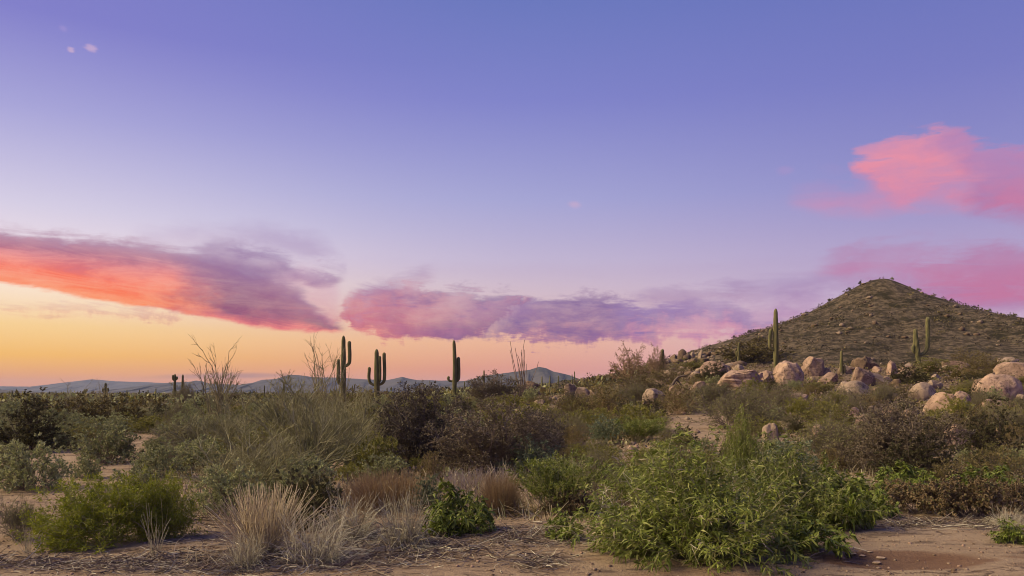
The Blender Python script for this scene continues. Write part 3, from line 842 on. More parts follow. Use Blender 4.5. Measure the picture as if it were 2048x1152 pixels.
def wispy_parts(seed, W, H, n, mat_s, mat_l, per=5, lean=(0.25, 0.0, 0.0), k1=7, k2=5, LL=.05, thick=1.0):
    """open shrub of long thin arching green branches"""
    rng = np.random.default_rng(seed)
    d = nrm(dome_dirs(rng, n, 82, 0.8) + np.array(lean))
    L = ell_len(d, W, H) * rng.uniform(0.55, 1.12, n)
    P0 = rng.normal(0, 0.12, (n, 3)); P0[:, 2] = -0.03
    s0 = grow(rng, P0, d, L, 9, 0.13, 0.03)
    s1, _ = sprout(rng, s0, k1, 0.2, 1.0, 34, L.mean() * 0.5, 6, 0.13, 0.05)
    s2, _ = sprout(rng, s1, k2, 0.15, 1.0, 32, L.mean() * 0.2, 4, 0.14, 0.05)
    br = join_tubes('branches', [tubes(s0, 0.019 * thick, .3, 4), tubes(s1, 0.0085 * thick, .35), tubes(s2, 0.0042 * thick, .5)], mat_s)
    parts = [('branches', br, None)]
    if per:
        parts.append(('foliage', leaf_mesh('foliage', rng, s2, per, LL, 0.006, mat_l, 'diamond', 0, 1, 30), 'stuff'))
    return parts

proto('wispy_shrub', [wispy_parts(201, 3.4, 1.7, 44, M_wand, M_fine, 6), wispy_parts(202, 2.4, 1.5, 34, M_wand, M_fine, 6, (-.1, 0, .1))])
proto('bare_tree', [wispy_parts(211, 2.0, 2.6, 20, [M_wandtan], None, 0, (-.2, 0, .5), 6, 3, thick=1.1), wispy_parts(212, 2.0, 2.6, 24, [M_wandtan], None, 0, (0, 0, .6), 6, 3, thick=1.1)])
proto('feathery_tree', [bush(221, 2.4, 3.2, 26, 8, 6, 0.03, M_tan, M_tan, 3, 0.10, 0.03, thmax=76, wander=.2, irr=.3)])
proto('dense_tree', [bush(231, 2.2, 3.6, 34, 7, 3, 0.03, M_twigd, M_olive2, 8, 0.13, 0.06, thmax=84, wander=.15, irr=.25)])

def ocotillo_parts(seed):
    rng = np.random.default_rng(seed)
    n = 13
    th = np.radians(rng.uniform(4, 27, n)); ph = rng.choice([np.pi, 0.0, 1.2, 2.3], n, p=[.72, .10, .06, .12]) + rng.normal(0, .35, n)
    d = np.stack([np.sin(th) * np.cos(ph), np.sin(th) * np.sin(ph), np.cos(th)], -1)
    out = []
    for i in range(n):
        s = grow(rng, np.array([[rng.normal(0, .12), rng.normal(0, .12), -0.1]]), d[i:i + 1], rng.uniform(2.6, 4.3), 9, 0.085, 0.02)
        V, q = tubes(s, 0.034, .5, 5)
        out.append(('wand', mk_mesh('wand', V, [q], M_twig), None))
    return out
proto('ocotillo', [ocotillo_parts(241)])

# ---------------------------------------------------------------- saguaros
def saguaro_material():
    m, T = new_mat("saguaro_skin")
    pos = T.node('ShaderNodeTexCoord').outputs['Object']
    n = T.noise(T.mapping(pos, (4, 4, 1.0)), 1.2, 5, 0.6)
    c = T.mix(T.smooth(n, 0.35, 0.65), (0.095, 0.095, 0.036), (0.17, 0.155, 0.068))
    geo = T.node('ShaderNodeNewGeometry')
    # spine rows: pale along the ridge crests, from the pointiness of the fluted skin
    c = T.mix(T.mul(T.smooth(geo.outputs['Pointiness'], 0.52, 0.60), 0.45), c, (0.27, 0.22, 0.13))
    sp = T.node('ShaderNodeSeparateXYZ'); T.put(sp.inputs[0], pos)
    c = T.mix(T.mul(T.smooth(T.add(sp.outputs[2], T.mul(n, 0.8)), 1.1, 0.4), 0.6), c, (0.13, 0.095, 0.065))
    plain_out(T, c, 0.75, n, 0.3, 0.03, 0.25)
    return m
M_SAG = saguaro_material()

def fluted(path, rad, ribs=13, seed=0, name='trunk'):
    path = np.array(path, float); n = len(path)
    tan = np.gradient(path, axis=0); tan = nrm(tan)
    # parallel-transport frame
    u = np.array([1.0, 0, 0]) if abs(tan[0][0]) < 0.8 else np.array([0, 0, 1.0])
    us = []
    for t in tan:
        u = nrm(u - t * (u @ t)); us.append(u)
    us = np.array(us); vs_ = np.cross(tan, us)
    seg = ribs * 4
    th = np.arange(seg) * 2 * np.pi / seg
    flute = 1.0 + 0.14 * np.array([1, 0.15, -1, 0.15])[np.arange(seg) % 4]
    rng = np.random.default_rng(seed)
    R = np.array(rad)[:, None] * flute[None] * (1 + rng.normal(0, 0.012, (n, seg)))
    V = path[:, None] + R[:, :, None] * (np.cos(th)[None, :, None] * us[:, None] + np.sin(th)[None, :, None] * vs_[:, None])
    V = V.reshape(-1, 3)
    i = np.arange(n - 1)[:, None] * seg; j = np.arange(seg)[None]; j2 = (j + 1) % seg
    q = np.stack([i + j, i + j2, i + seg + j2, i + seg + j], -1).reshape(-1, 4)
    V = np.vstack([V, path[-1] + tan[-1] * rad[-1] * 0.3])
    cap = np.stack([(n - 1) * seg + np.arange(seg), (n - 1) * seg + (np.arange(seg) + 1) % seg, np.full(seg, len(V) - 1)], -1)
    return mk_mesh(name, V, [q, cap], M_SAG, smooth=False)

def column(H, r, seed=0, tilt=(0, 0), n=18):
    rng = np.random.default_rng(seed)
    t = np.concatenate([np.linspace(0, 0.93, n), [0.955, 0.975, 0.99, 1.0]])
    bx, by = rng.normal(0, 0.01 * H, 2)
    path = np.stack([tilt[0] * t * H + bx * np.sin(t * 3), tilt[1] * t * H + by * np.sin(t * 2.4), t * H - 0.15 * (1 - t)], -1)
    rad = r * (0.80 + 0.25 * np.sin(np.clip(t * 1.15, 0, 1) * np.pi) ** 0.8)
    rad[-4:] = rad[-5] * np.array([0.9, 0.72, 0.48, 0.2])
    rad = rad * (1 + 0.03 * rng.normal(size=len(t)))
    return path, rad

def arm_path(side, z0, out, ztop, r, depth=0.0, lean=0.0, bend=0.55):
    """side ±1, leaves the trunk at z0, reaches `out` sideways, rises to ztop"""
    t = np.linspace(0, 1, 9)
    a = t * np.pi / 2
    el = min(out * bend + 0.05, (ztop - z0) * .7)
    xs = side * (out - el + el * np.sin(a)); xs = np.concatenate([[0.0], xs])
    zs = np.concatenate([[z0], z0 + el * 0.9 * (1 - np.cos(a))])
    up = np.linspace(0, 1, 12)[1:]
    zt = zs[-1] + (ztop - zs[-1]) * up
    xt = np.full(len(up), xs[-1]) + side * lean * up * (ztop - zs[-1]) + side * 0.03 * out * np.sin(up * 5)
    x = np.concatenate([xs, xt]); z = np.concatenate([zs, zt])
    f = np.linspace(0, 1, len(x))
    y = depth * np.minimum(1, f * 2.2)
    # closing tip
    top = np.array([x[-1], y[-1], z[-1]])
    path = np.stack([x, y, z], -1)
    path = np.vstack([path, [top + [0, 0, 0.5 * r], top + [0, 0, 0.85 * r], top + [0, 0, 1.05 * r]]])
    rad = np.concatenate([[0.8 * r], np.linspace(0.72, 1.0, 9) * r, np.full(11, r), np.array([0.85, 0.55, 0.25]) * r])
    return path, rad

def saguaro(px, py, top, wpx, label, arms=(), seed=0, tilt=0.0, Y=None, group="saguaros standing on the desert", ribs=13):
    x, y, z = hit(px, py) if Y is None else ((px - CX) / F * Y, Y, None)
    if z is None: z = gz(x, y)
    k = y / F
    H = CAMZ + (HY - top) * k - z
    r = wpx * k / 2 * 0.86
    root = link('saguaro', None, loc=(x, y, z - 0.05))
    tag(root, label, 'saguaro cactus', group)
    p, rad = column(H, r, seed, (tilt, 0))
    link('trunk', fluted(p, rad, ribs, seed), root)
    zp = lambda q: CAMZ + (HY - q) * k - z
    for i, (apx, elbow, atop, aw, *rest) in enumerate(arms):
        dep = rest[0] if rest else 0.0
        lean = rest[1] if len(rest) > 1 else 0.0
        bend = rest[2] if len(rest) > 2 else 0.75
        off = (apx - px) * k
        zz = zp(elbow)
        pth, rd = arm_path(1 if off > 0 else -1, zz, abs(off), zp(atop) - 0.8 * aw * k / 2, aw * k / 2 * 0.86, dep, lean, bend)
        pth[:, 0] += tilt * zz
        link('arm', fluted(pth, rd, max(8, ribs - 3), seed + i + 1, 'arm'), root)
    return root

# ---------------------------------------------------------------- boulders
def granite(name, base, dark, stain):
    m, T = new_mat(name)
    pos = T.node('ShaderNodeTexCoord').outputs['Object']
    oi = T.node('ShaderNodeObjectInfo').outputs['Random']
    n = T.noise(pos, 1.3, 7, 0.65)
    f = T.noise(pos, 9.0, 5, 0.7)
    sp = T.noise(pos, 55.0, 2, 0.6)
    c = T.mix(T.smooth(n, 0.36, 0.62), dark, base)
    c = T.mix(T.mul(T.smooth(T.noise(T.mapping(pos, (2.2, 2.2, 0.45)), 1.6, 5, 0.7), 0.54, 0.66), 0.65), c, stain)
    ck = T.noise(T.mapping(pos, (1, 1, 1.3), (3, 1, 5)), 1.1, 6, 0.6)
    c = T.mix(T.mul(T.smooth(T.m('ABSOLUTE', T.sub(ck, 0.5)), 0.014, 0.003), 0.8), c, (0.05, 0.035, 0.028))
    c = T.mix(T.lin(f, 0.3, 0.75, 0.0, 0.4), c, tuple(v * 0.55 for v in dark))
    c = T.mix(T.mul(T.smooth(sp, 0.62, 0.70), 0.4), c, (0.10, 0.075, 0.06))
    hs = T.node('ShaderNodeHueSaturation'); T.put(hs.inputs['Color'], c); T.put(hs.inputs['Value'], T.lin(oi, 0, 1, 0.85, 1.15))
    plain_out(T, hs.outputs[0], 0.9, T.add(n, T.add(T.mul(f, 0.5), T.mul(sp, 0.12))), 0.55, 0.10, 0.15)
    return m
M_GRAN = granite("pink_granite", (0.42, 0.29, 0.222), (0.27, 0.18, 0.138), (0.12, 0.082, 0.06))
M_GRANG = granite("grey_granite", (0.36, 0.27, 0.205), (0.24, 0.175, 0.135), (0.13, 0.095, 0.075))
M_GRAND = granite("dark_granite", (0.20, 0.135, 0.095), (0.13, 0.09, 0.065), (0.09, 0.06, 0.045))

M_CRUST = granite("mud_crust", (0.43, 0.32, 0.23), (0.36, 0.26, 0.18), (0.30, 0.21, 0.145))

import bmesh
def ico(sub):
    bm = bmesh.new(); bmesh.ops.create_icosphere(bm, subdivisions=sub, radius=1.0)
    V = np.array([v.co[:] for v in bm.verts]); Fc = np.array([[v.index for v in f.verts] for f in bm.faces])
    bm.free(); return V, Fc
ICO = {s: ico(s) for s in (1, 2, 3, 5)}

def boulder_mesh(seed, sx, sy, sz, blocky=0.8, facets=5, rough=0.10, cracks=0.5, mat=None, sub=5, ledge=0.0, flat_top=None, splits=()):
    rng = np.random.default_rng(seed)
    V, Fc = ICO[sub]
    p = V.copy()
    p = np.sign(p) * np.abs(p) ** blocky
    p = p / np.max(np.abs(p), axis=0)
    for i in range(facets):
        nrm_ = nrm(rng.normal(size=3) * [1, 1, 0.7]); dcut = rng.uniform(0.72, 0.95)
        if sub < 4: dcut = rng.uniform(0.6, 0.85)
        ex = np.maximum(p @ nrm_ - dcut, 0)
        p = p - nrm_ * ex[:, None] * 0.85
    if flat_top is not None:
        p[:, 2] = np.where(p[:, 2] > flat_top, flat_top + (p[:, 2] - flat_top) * 0.25, p[:, 2])
    p = p * (1 + rough * 2.6 * fbm(p * 1.0 + seed * 7.3, 3, seed)[:, None] + rough * 0.8 * fbm(p * 3.0 + seed, 4, seed + 2)[:, None])
    for i in range(facets if facets > 3 else 1):      # broken faces
        nrm_ = nrm(rng.normal(size=3) * [1, 1, 0.5]); dcut = rng.uniform(0.55, 0.85)
        ex = np.maximum(p @ nrm_ - dcut, 0)
        p = p - nrm_ * ex[:, None] * 0.96
    if ledge:
        s = p[:, 2] * 3.2 + 0.5 * fbm(p * 1.2 + seed, 2, seed + 9)
        g = np.exp(-((s - np.round(s)) / 0.10) ** 2) * sstep(fbm(p * 1.4 + 5 + seed, 2, seed + 8), -0.25, 0.15)
        p = p * (1 - ledge * g[:, None] * np.array([1, 1, 0.2]))
    if cracks:
        cr = np.abs(vnoise(p * 1.35 + seed * 3.7, seed + 5))
        g = np.exp(-(cr / 0.035) ** 2) * sstep(vnoise(p * 0.9 + 9 + seed, seed + 6), -0.1, 0.3)
        p = p * (1 - 0.10 * cracks * g[:, None])
    for xs, tilt_, w in splits:
        dd = p[:, 0] - xs - tilt_ * p[:, 2]
        p = p * (1 - 0.30 * np.exp(-(dd / w) ** 2)[:, None] * np.array([0.1, 0.6, 1.0]))
    p = p * [sx, sy, sz]
    return mk_mesh('boulder', p, [Fc], mat or M_GRAN, smooth=sub >= 4)

BOX = []
def boulder(px, py, w, h, label, seed, mat=None, depth=0.8, rot=0.0, bury=0.35, name='boulder', cat='boulder', group="granite boulders on the slope", top_at=None, **kw):
    """w,h in photo pixels of what shows above the ground"""
    x, y, z = hit(px, py)
    k = y / F
    W_, H_ = w * k, h * k
    sz = H_ / (2 - 2 * bury) * 1.04
    me = boulder_mesh(seed, W_ / 2, W_ / 2 * depth, sz, mat=mat, **kw)
    co = np.empty(len(me.vertices) * 3, np.float32); me.vertices.foreach_get('co', co); co = co.reshape(-1, 3)
    # fit the outline exactly, stand it in the soil
    co[:, 0] *= W_ / (co[:, 0].max() - co[:, 0].min())
    zt = co[:, 2].max()
    co[:, 2] += (H_ - zt)
    me.vertices.foreach_set('co', co.ravel()); me.update()
    BOX.append((px, py - h / 2, w / 2, h / 2, y))
    o = link(name, me, loc=(x, y + W_ * depth * 0.35, z), rot=(0, 0, rot))
    return tag(o, label, cat, group)

# ---------------------------------------------------------------- placing plants
LAND = []          # named things: (px, py, depth, phrase)
OCC = []           # (x, y, radius) of what already stands
rs = random.Random(7)
COUNT = {}

def put(kind, px, py, w, h, label, cat='shrub', group=None, var=None, rot=None, name=None, phrase=None, squash=1.0, at=None):
    x, y, z = hit(px, py) if at is None else at
    k = y / F
    vs_ = PROTO[kind]
    i = (COUNT.get(kind, 0) if var is None else var) % len(vs_)
    COUNT[kind] = COUNT.get(kind, 0) + 1
    parts, (pw, ph) = vs_[i]
    sx = w * k / pw; sz = h * k / ph
    # centre a little behind the front foot
    yy = y + 0.28 * w * k * squash
    zz = gz(x, yy)
    root = link(name or kind, None, loc=(x, yy, zz), rot=(0, 0, rs.uniform(0, 6.28) if rot is None else rot), scale=(sx, sx * squash, sz))
    for pn, me, kd in parts:
        link(pn, me, root, kind=kd)
    tag(root, label, cat, group)
    if phrase: LAND.append((px, py - h / 2, y, phrase))
    OCC.append((x, yy, w * k * 0.42))
    return root

# ================================================================ THE SCENE: saguaros
saguaro(685, 0, 670, 10.5, "tall saguaro with two upturned arms beside the bare branched shrub", [(698, 731, 681, 7.5), (676, 768, 717, 7)], 1, 0.012, Y=62)
saguaro(754, 0, 697, 11, "saguaro with four stems like a candelabra against the orange sky", [(738.5, 769, 733, 6.5), (769, 768, 704, 7), (760.5, 764, 711, 6, -0.12)], 2, -0.006, Y=66)
saguaro(907, 0, 679, 8.6, "saguaro with one long arm and one stub behind the tall dark twiggy shrub", [(917, 762, 713, 7), (896.5, 761, 751, 5.5)], 3, 0.004, Y=60)
saguaro(1553, 744, 616, 10.5, "tallest green saguaro with a single arm, beside the big blocky boulder", [(1540, 699, 657, 7, 0.0, -0.05)], 4, -0.012)
saguaro(1838, 731, 657, 9.5, "pale saguaro with one long arm curving out and up, on the hill's lower slope", [(1857, 710, 634, 8.5, 0, 0.03, 1.0), (1829, 706, 689, 6), (1832, 700, 668, 5)], 5, -0.11)
saguaro(1325, 746, 697, 8, "short armless saguaro standing beside the feathery tan tree", [], 6)
saguaro(1683, 752, 700, 6.5, "slim green saguaro with a tiny side shoot in the grassy gap between boulders", [(1689, 746, 729, 4.5)], 7)
saguaro(1478, 718, 684, 5.5, "small saguaro half hidden by the big brown bush on the slope", [(1473, 713, 701, 3.5)], 8, Y=95)
saguaro(350, 0, 747, 5.5, "saguaro with two short stubs at its top, growing out of the cholla tangle", [(346, 760, 749, 4.2), (354, 759, 752, 4)], 9, Y=95)
saguaro(366, 0, 748, 5, "plain armless saguaro growing out of the cholla tangle", [], 10, Y=95)
saguaro(968, 0, 739, 3.6, "thin distant saguaro with a low stub on the skyline beside the ridge's foot", [(965, 760, 750, 3.2)], 11, Y=110)
saguaro(211, 0, 765, 5.5, "thick stubby distant saguaro above the rust-brown mesquite", [(206, 785, 776, 4), (216, 784, 775, 4)], 12, Y=140)
far_sag = [(24, 780, 2.6, 180, [], "distant saguaro in front of the low dark hill at the edge"),
           (112, 781, 2.2, 210, [], "thin distant saguaro beside the bare twigs on the brown mesquite"),
           (239, 783, 2.2, 230, [], "very small distant saguaro just beyond the stubby one"),
           (254, 779, 2.6, 190, [(251, 790, 786, 2)], "distant saguaro with a low arm near the stubby one"),
           (279, 779, 2.4, 220, [(277, 788, 784, 1.8)], "distant saguaro half way between the stubby one and the cholla"),
           (296, 779, 2.6, 215, [(293, 789, 783, 2)], "distant forked saguaro near the cholla tangle"),
           (312, 776, 2.6, 200, [(308, 789, 787, 2)], "distant saguaro with a low crooked arm next to the cholla tangle"),
           (406, 771, 2.6, 190, [], "distant saguaro seen through the bare branched tree"),
           (472, 777, 2.0, 240, [], "tiny distant saguaro beyond the bare tree's outer twigs"),
           (482, 775, 2.0, 240, [], "tiny distant saguaro next to its equally tiny neighbour beyond the bare tree"),
           (529, 770, 2.8, 170, [], "distant armless saguaro on the skyline between the two bare trees"),
           (567, 763, 2.8, 170, [(570, 781, 773, 2)], "distant slender saguaro under the flat-topped blue range"),
           (674, 777, 2.4, 220, [], "tiny distant saguaro at the foot of the tall two-armed one"),
           (705, 770, 3.0, 150, [(701, 780, 775, 2.4), (709, 778, 768, 2.2)], "crooked many-armed distant saguaro beside the tall two-armed one"),
           (774, 775, 2.4, 220, [], "tiny distant saguaro beside the candelabra one"),
           (929, 762, 2.6, 160, [], "distant saguaro just beyond the one with the long arm"),
           (1084, 752, 3.0, 150, [], "distant saguaro close beside the ocotillo wands"),
           (1100, 750, 2.6, 165, [], "distant saguaro below the peak of the blue mountain"),
           (1117, 751, 2.8, 165, [], "distant saguaro on the far slope of the blue mountain"),
           (1144, 748, 2.4, 150, [], "shorter of two thin saguaros standing close together under the blue mountain's tail"),
           (1149, 742, 2.6, 150, [], "taller of two thin saguaros standing close together under the blue mountain's tail"),
           (1172, 756, 2.6, 150, [(1175, 764, 758, 2)], "little distant saguaro with an arm where the hill begins")]
for i, (px, top, w, Y, arms, lab) in enumerate(far_sag):
    saguaro(px, 0, top, w, lab, arms, 30 + i, Y=Y, group="small saguaros far across the plain", ribs=8)

# ================================================================ boulders
B = boulder
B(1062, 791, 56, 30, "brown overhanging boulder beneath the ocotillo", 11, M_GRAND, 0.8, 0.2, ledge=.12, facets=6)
B(1141, 790, 28, 23, "knobbly boulder at the near end of the small pale row", 12, M_GRANG, blocky=.9, rough=.16)
B(1167, 792, 30, 18, "flat-faced pale boulder beside the knobbly one", 13, M_GRANG, facets=8)
B(1190, 788, 18, 11, "small pale boulder at the far end of the short row", 14, M_GRANG)
B(1080, 812, 26, 13, "low pale rock lying below the brown overhanging boulder", 15, M_GRANG)
B(1225, 795, 15, 18, "upright egg-shaped stone beside two smaller ones", 16, M_GRAN)
B(1243, 794, 12, 12, "smaller stone in the middle of the three by the tan brush", 17, M_GRANG)
B(1252, 793, 11, 13, "small round stone last in the row of three", 18, M_GRANG)
B(1312, 812, 46, 36, "slanting pale slab leaning out of the rubble", 19, M_GRANG, 0.8, 0.5, facets=8, blocky=.7)
B(1348, 786, 22, 15, "small peach boulder behind the tan flowering shrub", 20)
B(1270, 823, 20, 13, "grey rock in the rubble below the leaning slab", 21, M_GRANG)
B(1433, 757, 60, 36, "sloping peach boulder behind the long layered one", 22, None, .8, .3, facets=7)
B(1490, 778, 92, 40, "long layered boulder with a split across its top", 23, None, .7, 0, ledge=.15, flat_top=.6, blocky=.7, facets=6, rough=.16, splits=((0.55, .15, .035),))
B(1535, 766, 34, 26, "peach block split off the long layered boulder", 24, None, .8, .2, blocky=.6)
B(1588, 774, 64, 54, "big blocky upright boulder at the foot of the tallest saguaro", 25, None, .8, .1, blocky=.65, facets=7, bury=.25, rough=.12)
B(1634, 752, 52, 40, "angular cracked boulder with dark clefts behind the big blocky one", 26, None, .8, .4, cracks=1.3, facets=10, blocky=.7)
B(1655, 752, 24, 18, "pale angular block beside the cracked boulder", 27, M_GRANG, facets=9)
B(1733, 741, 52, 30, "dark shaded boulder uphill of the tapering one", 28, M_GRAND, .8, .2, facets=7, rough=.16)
B(1728, 772, 42, 38, "rounded head of the peach boulder in the middle of the slope", 29, None, .8, .2, blocky=.75)
B(1762, 772, 62, 26, "long low shoulder of rock tapering away beside the rounded head", 30, M_GRANG, .6, -.1, facets=6)
B(1786, 750, 25, 30, "leaning wedge-shaped boulder standing on end", 31, None, .7, .3, facets=9, blocky=.7)
B(1757, 745, 18, 13, "small pale stone beside the leaning wedge", 32)
B(1717, 795, 66, 34, "smooth grey domed boulder", 33, M_GRANG, .9, 0, facets=2, rough=.05, cracks=0, blocky=.95)
B(1853, 802, 52, 38, "smooth grey egg-shaped boulder behind the saddle-backed one", 34, M_GRANG, .9, .3, facets=3, rough=.06, cracks=0, blocky=.95)
B(1898, 826, 84, 42, "saddle-backed peach boulder with a crack between its two humps", 35, None, .7, -.15, facets=4, rough=.14, splits=((0.1, .3, .05),))
B(1925, 822, 36, 40, "second hump resting against the saddle-backed boulder", 36, None, .8, .3, facets=4)
B(2010, 802, 104, 54, "largest broad peach boulder beneath the round one", 37, None, .7, .1, facets=4, rough=.07, blocky=.85)
B(2040, 757, 68, 34, "round peach boulder perched above the broadest one", 38, None, .8, .2, facets=3, rough=.06)
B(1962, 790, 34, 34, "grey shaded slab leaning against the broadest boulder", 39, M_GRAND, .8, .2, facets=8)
B(1917, 741, 54, 20, "low flat-topped peach boulder far up the slope", 40, None, .7, 0, blocky=.6, flat_top=.5)
B(2025, 734, 48, 21, "pale jagged rocks on the skyline above the round boulder", 41, M_GRANG, .7, .2, facets=9)
B(1786, 846, 30, 36, "upright peach boulder with a stepped top among the twigs", 42, None, .8, .1, blocky=.6, facets=6)
B(1758, 842, 16, 30, "narrow pointed stone beside the stepped boulder", 43, M_GRANG, .7, .2, facets=7)
B(1748, 826, 22, 14, "flattish stone above the narrow pointed one", 49, M_GRANG)
B(1712, 832, 21, 18, "small rounded boulder beside the grey brush", 44, M_GRAN)
B(1678, 825, 18, 14, "little grey boulder half sunk in the dry grass", 45, M_GRANG)
B(1802, 800, 22, 12, "low grey stone under the reddish brush", 46, M_GRANG)
B(1543, 890, 34, 44, "tall rounded grey boulder in shade behind the fresh green bush", 47, M_GRANG, .8, .1, facets=3, blocky=.85)
B(1642, 882, 29, 34, "egg-shaped boulder cracked right through", 48, None, .8, .2, cracks=0, facets=3, blocky=.9, splits=((-0.1, -.5, .06),))
B(1915, 900, 66, 52, "rough reddish broken boulder beside the dark thornbush", 50, None, .8, .2, rough=.2, cracks=1.5, facets=9, ledge=.12)
B(1947, 898, 22, 28, "broken chunk leaning by the rough reddish boulder", 51, None, .8, .2, facets=9, rough=.16)
B(1504, 783, 20, 10, "small pale rock at the foot of the layered boulder", 52, M_GRANG)
B(1810, 752, 24, 12, "flat pale stone below the curving-armed saguaro", 53, M_GRANG, facets=7)
B(1875, 758, 22, 10, "small flat stone lying beyond the low green scrub", 54, M_GRANG)
B(1985, 757, 16, 12, "small stone beside the perched round boulder", 55, M_GRANG)
B(1662, 768, 46, 24, "angular half-buried slab below the slim green saguaro", 56, None, .8, .4, facets=9)
B(1693, 748, 34, 18, "split low rock uphill of the slim green saguaro", 57, M_GRANG, .8, .9, facets=9)
B(1822, 748, 44, 17, "long low slab at the foot of the curving-armed saguaro", 58, None, .7, .1, facets=8)
B(1872, 780, 40, 20, "angular rock peeping out behind the saddle-backed boulder", 59, M_GRANG, .8, .6, facets=10)
B(1990, 822, 64, 24, "broken slab lying before the broadest boulder", 60, None, .8, .3, facets=10, cracks=1.2)
B(1832, 842, 44, 24, "tilted angular rock among the reddish brush", 61, None, .8, .7, facets=10)
B(1730, 858, 38, 20, "half-buried peach rock in the grey twigs", 62, None, .8, .2, facets=9)
B(1602, 806, 44, 20, "flat peach rock before the big blocky boulder", 63, None, .8, .2, facets=9)
B(1445, 795, 46, 18, "low grey slab below the long layered boulder", 64, M_GRANG, .8, .4, facets=9)
B(1400, 778, 34, 16, "half-buried peach rock between the dead branch and the layered boulder", 65, None, .8, .4, facets=9)
B(1765, 792, 42, 20, "angular rock leaning on the smooth grey dome", 66, None, .8, .8, facets=10)
# rocky rib on the skyline
rib = [(1366, 716, 14, 24, "upright standing stone on the rocky rib"), (1386, 712, 9, 16, "pointed little stone beside the upright one on the rib"),
       (1350, 716, 16, 15, "blocky rock at the low end of the rocky rib"), (1376, 716, 16, 14, "squat rock at the foot of the standing stone"),
       (1401, 714, 13, 20, "second tall stone on the rocky rib"), (1414, 711, 18, 13, "angular rock just uphill of the second tall stone"),
       (1430, 708, 14, 10, "flat rock on the upper rib"), (1445, 704, 16, 9, "last rock of the rib where bare slope begins"),
       (1358, 724, 20, 13, "rock below the standing stone"), (1390, 724, 22, 13, "broad rock under the second tall stone"),
       (1336, 724, 15, 11, "lowest rock of the rib, near the armless saguaro"), (1412, 722, 16, 11, "rock in the scree under the rib")]
for i, (px, py, w, h, lab) in enumerate(rib):
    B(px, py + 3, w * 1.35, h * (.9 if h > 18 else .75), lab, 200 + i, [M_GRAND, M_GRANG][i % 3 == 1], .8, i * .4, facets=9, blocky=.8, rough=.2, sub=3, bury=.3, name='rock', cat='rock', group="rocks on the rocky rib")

NEARB = [(1490, 760, "the layered boulder"), (1588, 750, "the big blocky boulder"), (1634, 735, "the cracked boulder"), (1733, 730, "the dark shaded boulder"),
         (1740, 755, "the tapering boulder"), (1786, 735, "the leaning wedge"), (1717, 780, "the smooth grey dome"), (1853, 785, "the grey egg-shaped boulder"),
         (1898, 805, "the saddle-backed boulder"), (2000, 780, "the broadest boulder"), (2040, 740, "the perched round boulder"), (1917, 735, "the flat-topped boulder"),
         (1786, 828, "the stepped boulder"), (1700, 822, "the little half-sunk boulder"), (1915, 875, "the rough reddish boulder"), (1312, 795, "the leaning slab"),
         (1062, 780, "the overhanging boulder"), (1141, 780, "the knobbly boulder"), (1433, 740, "the sloping peach boulder")]
rng = np.random.default_rng(404)
n_ = 0
for bx, by, nm in NEARB:
    for how in ("flat", "angular", "rounded", "dark"):
        if rng.uniform() < .25: continue
        px = bx + rng.choice([-1, 1]) * rng.uniform(24, 62); py = by + rng.uniform(6, 26)
        w = rng.uniform(10, 26)
        hh = w * {'flat': .42, 'angular': .7, 'rounded': .75, 'dark': .6}[how]
        B(px, py, w, hh, f"small {how} rock lying near {nm}", 500 + n_, M_GRAND if how == 'dark' else [M_GRAN, M_GRANG][n_ % 2], .8, rng.uniform(0, 3),
          facets=4 if how == 'rounded' else 9, blocky=.8, rough=.15, sub=3, bury=.25, name='rock', cat='rock', group="small rocks round the boulders")
        n_ += 1

# plates of dried mud crust beside the hollow
for i, (px, py, w, lab) in enumerate([(1706, 1112, 22, "largest pale plate of dried mud crust by the damp hollow"), (1728, 1116, 15, "curled plate of mud crust next to the largest one"),
                                      (1766, 1120, 18, "plate of mud crust lying nearest the damp hollow"), (1757, 1129, 20, "lowest flake of mud crust in the small group"),
                                      (1690, 1105, 12, "small outlying flake of mud crust"), (1742, 1106, 11, "thin chip of mud crust above the others")]):
    B(px, py, w, w * .22, lab, 700 + i, M_CRUST, .9, i * 1.3, facets=6, rough=.12, sub=3, bury=.1, name='mud_crust', cat='mud crust', group="plates of dried mud crust", flat_top=.4)

# small stones strewn among the boulders
rng = np.random.default_rng(77)
STONES = [boulder_mesh(300 + i, .5, .45, .36, facets=7, rough=.16, sub=2, mat=[M_GRAN, M_GRANG, M_GRAND][i % 3], blocky=.75) for i in range(9)]
zones = [(1290, 1350, 806, 832, 26), (1560, 2040, 745, 850, 70), (1100, 1300, 785, 830, 16), (1380, 1560, 790, 860, 14), (1600, 2040, 722, 745, 40)]
for z0, z1, y0, y1, n in zones:
    for i in range(n):
        px, py = rng.uniform(z0, z1), rng.uniform(y0, y1)
        x, y, z = hit(px, py)
        s = rng.uniform(3, 10) * y / F
        o = link('stone', STONES[rng.integers(9)], loc=(x, y, z + .12 * s), rot=(0, 0, rng.uniform(0, 6)), scale=(s, s, s * rng.uniform(.7, 1.1)))
        tag(o, "small pale stone strewn on the soil among the boulders and brush", 'stone', "small stones strewn among the boulders")

